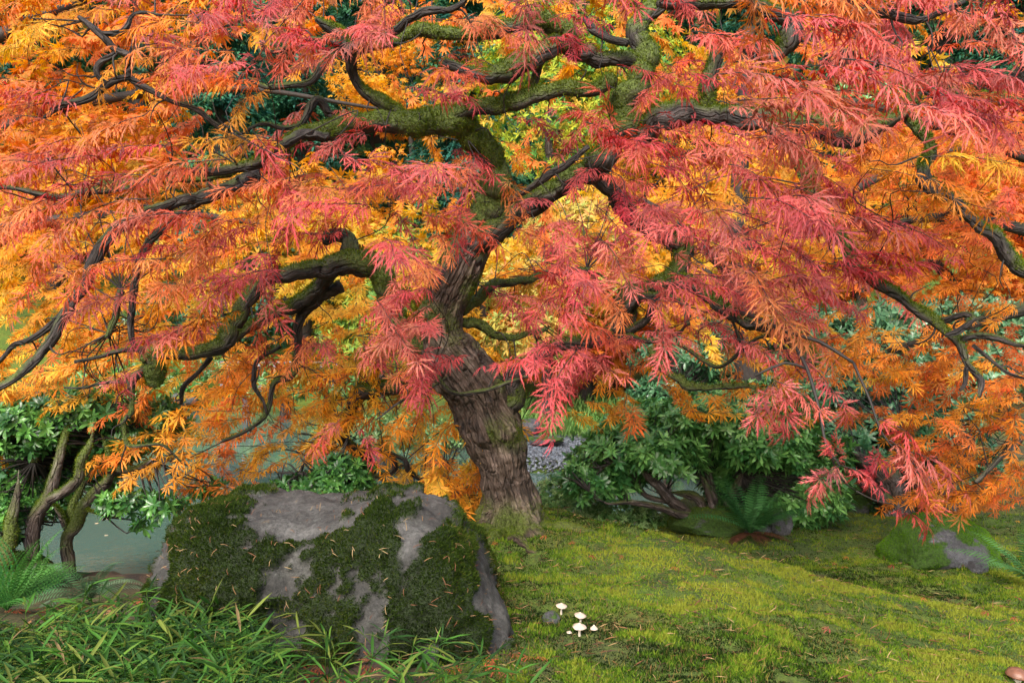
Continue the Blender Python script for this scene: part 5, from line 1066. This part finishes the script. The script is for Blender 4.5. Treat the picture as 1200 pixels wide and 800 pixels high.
# leaves floating on the pond
for i, (px, py) in enumerate([(122, 608), (112, 613), (123, 627), (75, 632), (262, 600)]):
    Yd = (CZ-WATER)*F/(py-400); x = (px-600)/F*Yd; b1 = Buf(); place(TPL_FAR, [[x, Yd, WATER+0.006]], [[1, 0.3*i, 0]], [[0, 0, 1]], [0.05], [(0.75, 0.6, 0.4)], b1, i)
    V, T, C = b1.get(); tag(mk("floating_leaf", V, T, M_soft, col=C, smooth=False, base=np.array([x, Yd, WATER])), ["pale floating leaf on the pond, uppermost of three beside the mossy stem", "pale floating leaf on the pond, middle of three beside the mossy stem", "pale floating leaf on the pond, lowest of three beside the mossy stem", "pale floating leaf on the pond left of the straight mossy stem", "pale floating leaf on the pond near the boulder"][i], "leaf", "leaves floating on the pond")

# ================================================================== footbridge and low fence across the pond
def box(c, s):
    x, y, z = np.array(s)/2; V = np.array([[i*x, j*y, k*z] for i in (-1, 1) for j in (-1, 1) for k in (-1, 1)])+np.array(c)
    return V, np.array([[0, 1, 3, 2], [4, 6, 7, 5], [0, 4, 5, 1], [2, 3, 7, 6], [0, 2, 6, 4], [1, 5, 7, 3]])
xb0, xb1, yb = P(265, 0, 17.8)[0], P(408, 0, 17.8)[0], 17.8; xm = (xb0+xb1)/2; wb = xb1-xb0; zd = CZ+(400-446)/F*yb
br = thing("footbridge", (xm, yb, WATER), "low grey wooden footbridge across the pond seen through the orange leaves", "bridge")
V, Q = box((xm, yb, zd), (wb, 0.9, 0.07)); mk("deck", V, Q, M_wood, br, smooth=False)
V, Q = box((xm, yb-0.4, zd-0.13), (wb*0.98, 0.08, 0.18)); mk("beam", V, Q, M_wood, br, smooth=False)
V, Q = box((xm, yb-0.36, zd+0.42), (wb, 0.05, 0.05)); mk("rail", V, Q, M_wood, br, smooth=False)
for i in range(8):
    V, Q = box((xb0+wb*(i+0.5)/8, yb-0.36, zd+0.215), (0.05, 0.045, 0.355)); mk("post", V, Q, M_wood, br, smooth=False)
for i in range(3):
    V, Q = box((xb0+wb*(i+0.5)/3, yb, zd-0.55), (0.14, 0.14, 0.62)); mk("pile", V, Q, M_wood, br, smooth=False)
for (pxa, pxb, lab) in ((648, 700, "low pale bamboo fence behind the orange leaves above the gravel beach"), (755, 775, "short piece of pale bamboo fence beside the pale glossy shrub")):
    yb = 16.3; xa, xb = P(pxa, 0, yb)[0], P(pxb, 0, yb)[0]; zg = gz((xa+xb)/2, yb); fe = thing("bamboo_fence", ((xa+xb)/2, yb, zg), lab, "fence")
    n = max(4, int((xb-xa)/0.09))
    for i in range(n):
        x = xa+(xb-xa)*i/(n-1); V, Q, _, _ = tube(np.array([[x, yb, zg-0.05, 0.018], [x, yb, zg+0.2, 0.018], [x, yb, zg+0.42+0.02*(i % 2), 0.017]]), 8, 0.03, i); mk("post", V, Q, M_bamboo, fe)
    V, Q, _, _ = tube(np.array([[xa-0.05, yb-0.04, zg+0.3, 0.016], [xb+0.05, yb-0.04, zg+0.3, 0.016]]), 8, 0); mk("rail", V, Q, M_bamboo, fe)
